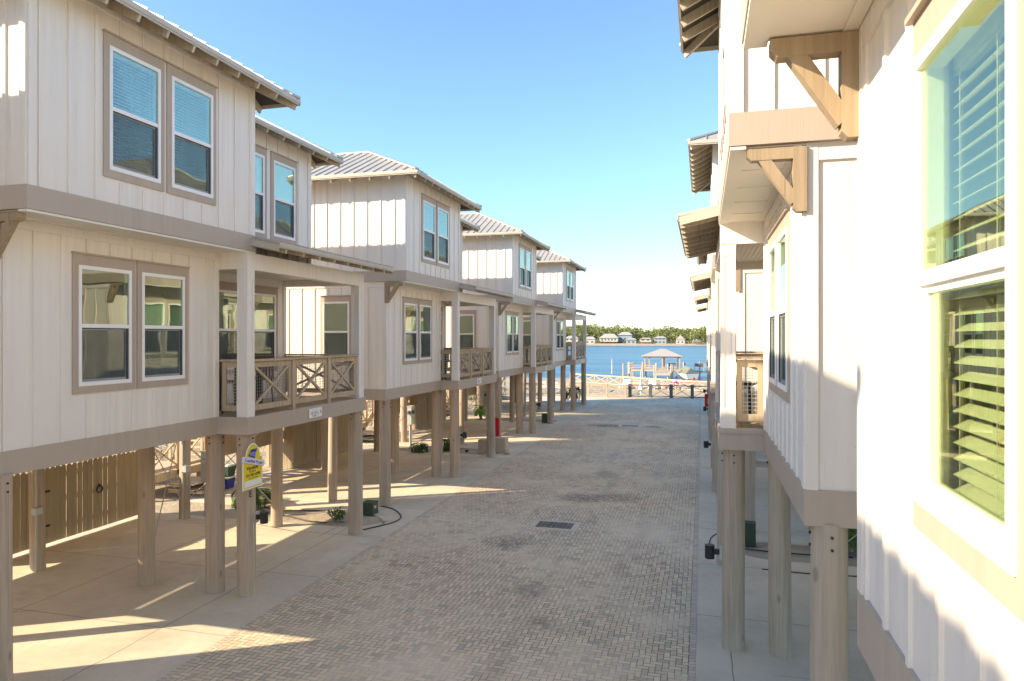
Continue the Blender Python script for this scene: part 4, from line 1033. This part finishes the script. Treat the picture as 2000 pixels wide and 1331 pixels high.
m = MB(); m.box(-w_+.25, w_-.25, -d_+.25, -d_+.4, z_-.24, z_-.09); m.box(-w_+.25, w_-.25, d_-.4, d_-.25, z_-.24, z_-.09); m.build('beam', M['pile'], P_)
for (x, y) in ((-2.45, -2.2), (.1, -2.2), (2.5, -2.2), (-2.1, 2.2), (.1, 2.2), (2.2, 2.2)):
    m = MB(); m.box(x-.11, x+.11, y-.11, y+.11, 0, z_-.1); m.build('column', M['pile'], P_)
def signb(x, lab, w=1.2):
    L = empty('dock_sign', (x, 106.2, -.1)); tag(L, lab, 'sign', 'boards on the dock'); m = MB(); m.box(-w/2, w/2, -.03, .03, .75, 1.2); m.build('board', M['gate'], L)
    for s in (-1, 1): m = MB(); m.box(s*w/2-.05, s*w/2+.05, -.05, .05, 0, 1.25); m.build('post', M['pilegrey'], L)
signb(-4.4, 'dark board beneath the pavilion roof on the dock', 1.1); signb(-.45, 'dark board on two posts at the right end of the dock', 1.3)
Bt = empty('covered_boat', (-2.3, 101, -1.0), .5); tag(Bt, 'boat under a grey green cover beside the dock', 'boat')
m = MB(); m.add([(-1, -2, .9), (1, -2, .9), (1, 1, .9), (0, 2.4, 1.0), (-1, 1, .9), (-.7, -2, .2), (.7, -2, .2), (.6, .8, .2), (0, 1.8, .3), (-.6, .8, .2)], [(0, 1, 2, 3, 4), (5, 9, 8, 7, 6), (0, 5, 6, 1), (1, 6, 7, 2), (2, 7, 8, 3), (3, 8, 9, 4), (4, 9, 5, 0)]); m.build('hull', M['white'], Bt)
m = MB(); m.add([(-1.02, -2, .9), (1.02, -2, .9), (1.02, 1, .9), (0, 2.4, 1.0), (-1.02, 1, .9), (0, -1.6, 1.7), (0, .3, 1.95)], [(0, 1, 5), (1, 2, 6, 5), (2, 3, 6), (3, 4, 6), (4, 0, 5, 6), (0, 4, 3, 2, 1)]); m.build('cover', M['cover'], Bt)
m = MB(); m.cyl((0, 0, -1.2), (0, 0, 1.7), .07, .04, 8); o = m.build('channel_marker', M['white']); o.location = (-14.6, 118, -.4); tag(o, 'thin white marker post standing in the lagoon left of the dock', 'marker')

# ------------------------------------------------------------------ far shore
fs_ = MB(); xs_ = [-600+20*i for i in range(56)]
pts = []; fc_ = []
for i, x in enumerate(xs_):
    y = 548+8*math.sin(x*.013)+4*math.sin(x*.05); pts += [(x, y-8, -1.6), (x, y+6, .1), (x, y+300, 3)]
for i in range(len(xs_)-1):
    for j in range(2): a = i*3+j; fc_.append((a, a+3, a+4, a+1))
fs_.add(pts, fc_); tag(fs_.build('far_shore', M['sand'], None, True), kind='structure')
V, F = [], []; rn = random.Random(5)
tr = MB()
for k in range(1500):
    x = rn.uniform(-260, 110); dep = rn.random()**.7; y = 580+dep*70; h = rn.uniform(8, 13)+dep*3+2.0*math.sin(x*.045)+1.2*math.sin(x*.17)
    if rn.random() < .1: h += rn.uniform(1.5, 3.5)
    z0 = 0; r = rn.uniform(2.0, 3.6)
    if k % 3 == 0: tr.cyl((x, y, z0), (x+rn.uniform(-.5, .5), y, h*.8), .3, .15, 5, False)
    ncl = rn.randint(8, 12)
    for c in range(ncl):
        cx, cy, cz = x+rn.gauss(0, r*.55), y+rn.gauss(0, r*.5), z0+h*rn.uniform(.2, .97)
        for j in range(10):
            d = Vector((rn.uniform(-1, 1), rn.uniform(-1, 1), rn.uniform(-.6, 1))).normalized()
            leafq(V, F, Vector((cx+rn.gauss(0, .7), cy+rn.gauss(0, .7), cz+rn.gauss(0, .5))), d, Vector((rn.uniform(-1, 1), rn.uniform(-1, 1), rn.uniform(0, 1))).normalized(), 1.25, .8, .2)
o = mk(V, F, 'far_wood', M['pine']); tag(o, 'band of pine woods along the far shore of the lagoon', 'woods', kind='stuff')
o2 = tr.build('trunks', M['trunk'], o); tag(o2, kind='stuff')
V, F = [], []
for k in range(500):
    x = rn.uniform(-330, 150); y = 566+rn.uniform(-6, 12); s = rn.uniform(.8, 2.2)
    for j in range(12):
        d = Vector((rn.uniform(-1, 1), rn.uniform(-1, 1), rn.uniform(-.2, 1))).normalized(); leafq(V, F, Vector((x+rn.gauss(0, s), y+rn.gauss(0, s), abs(rn.gauss(s*.6, s*.5)))), d, Vector((0, 0, 1)), 1.1, .8, .1)
tag(mk(V, F, 'shore_bushes', M['scrub']), 'mixed bushes along the far waterline', 'bushes', kind='stuff')
def farhouse(x0, x1, h, rise, mat, label, y=556, stilts=False, gable=False):
    w = x1-x0; L = empty('shore_house', ((x0+x1)/2, y, 0)); tag(L, label, 'house', 'houses on the far shore'); hw = w/2; zb = 1.8 if stilts else 0; d = min(10, w*.8)
    m = MB(); m.box(-hw*.9, hw*.9, 0, d, zb, h); m.build('wall', M[mat], L)
    m = MB(); rw_ = 0 if gable else hw*.45
    if gable: m.add([(-hw, -.6, h-.4), (hw, -.6, h-.4), (0, -.6, h+rise), (-hw, d+.6, h-.4), (hw, d+.6, h-.4), (0, d+.6, h+rise)], [(0, 1, 2), (3, 5, 4), (0, 2, 5, 3), (1, 4, 5, 2), (0, 3, 4, 1)])
    else: m.add([(-hw, -.8, h), (hw, -.8, h), (hw, d+.8, h), (-hw, d+.8, h), (-rw_, d/2, h+rise), (rw_, d/2, h+rise)], [(0, 1, 5, 4), (1, 2, 5), (2, 3, 4, 5), (3, 0, 4), (0, 3, 2, 1)])
    m.build('roof', M['farroof'], L)
    n = max(2, int(w/3.2))
    for k in range(n):
        a = -hw*.8+(k+.25)*hw*1.6/n
        for z in ([zb+.8] if h-zb < 4 else [zb+.7, zb+3.4]):
            m = MB(); m.box(a, a+hw*.8/n, -.06, .05, z, z+1.3); m.build('window', M['glassdark'], L)
    if stilts:
        for k in range(n+1): m = MB(); a = -hw*.85+k*hw*1.7/n; m.box(a-.15, a+.15, .3, .6, -.2, zb); m.build('stilt', M['pilegrey'], L)
    m = MB(); m.box(-hw*.85, hw*.85, -3, -.1, zb-.25, zb-.05) ; m.build('deck', M['beige'], L)
for a in ((-108, -96, 4.2, 2.2, 'farwall', 'white house at the far left of the far shore, behind the porch posts', 560, True), (-92, -82.5, 3.6, 2.2, 'farwall', 'low white house just right of the last porch on the far shore', 562, False), (-80.8, -64.5, 4.6, 3.4, 'farwall', 'wide house with big hip roof left of the tall one, far shore', 566, True), (-66.5, -54.5, 6.9, 2.6, 'farblue', 'tallest pale blue house with two storeys on the far shore', 574, False), (-57.5, -49, 3.2, 1.4, 'farblue', 'grey blue boathouse with low roof right of the tallest far house', 550, False), (-47.5, -38, 3.8, 1.1, 'farwall', 'long low white house with orange base on the far shore', 556, True), (-37, -26.5, 4.4, 1.6, 'farblue', 'blue grey house with white roof right of the long low one', 558, False), (-20, -12.8, 3.8, 3.2, 'farwall', 'steep gabled white house standing alone on the far shore', 556, False, True), (-7.8, -.9, 2.4, 1.2, 'farwall', 'small open shelter near the right end of the far shore', 552, True)):
    farhouse(*a)
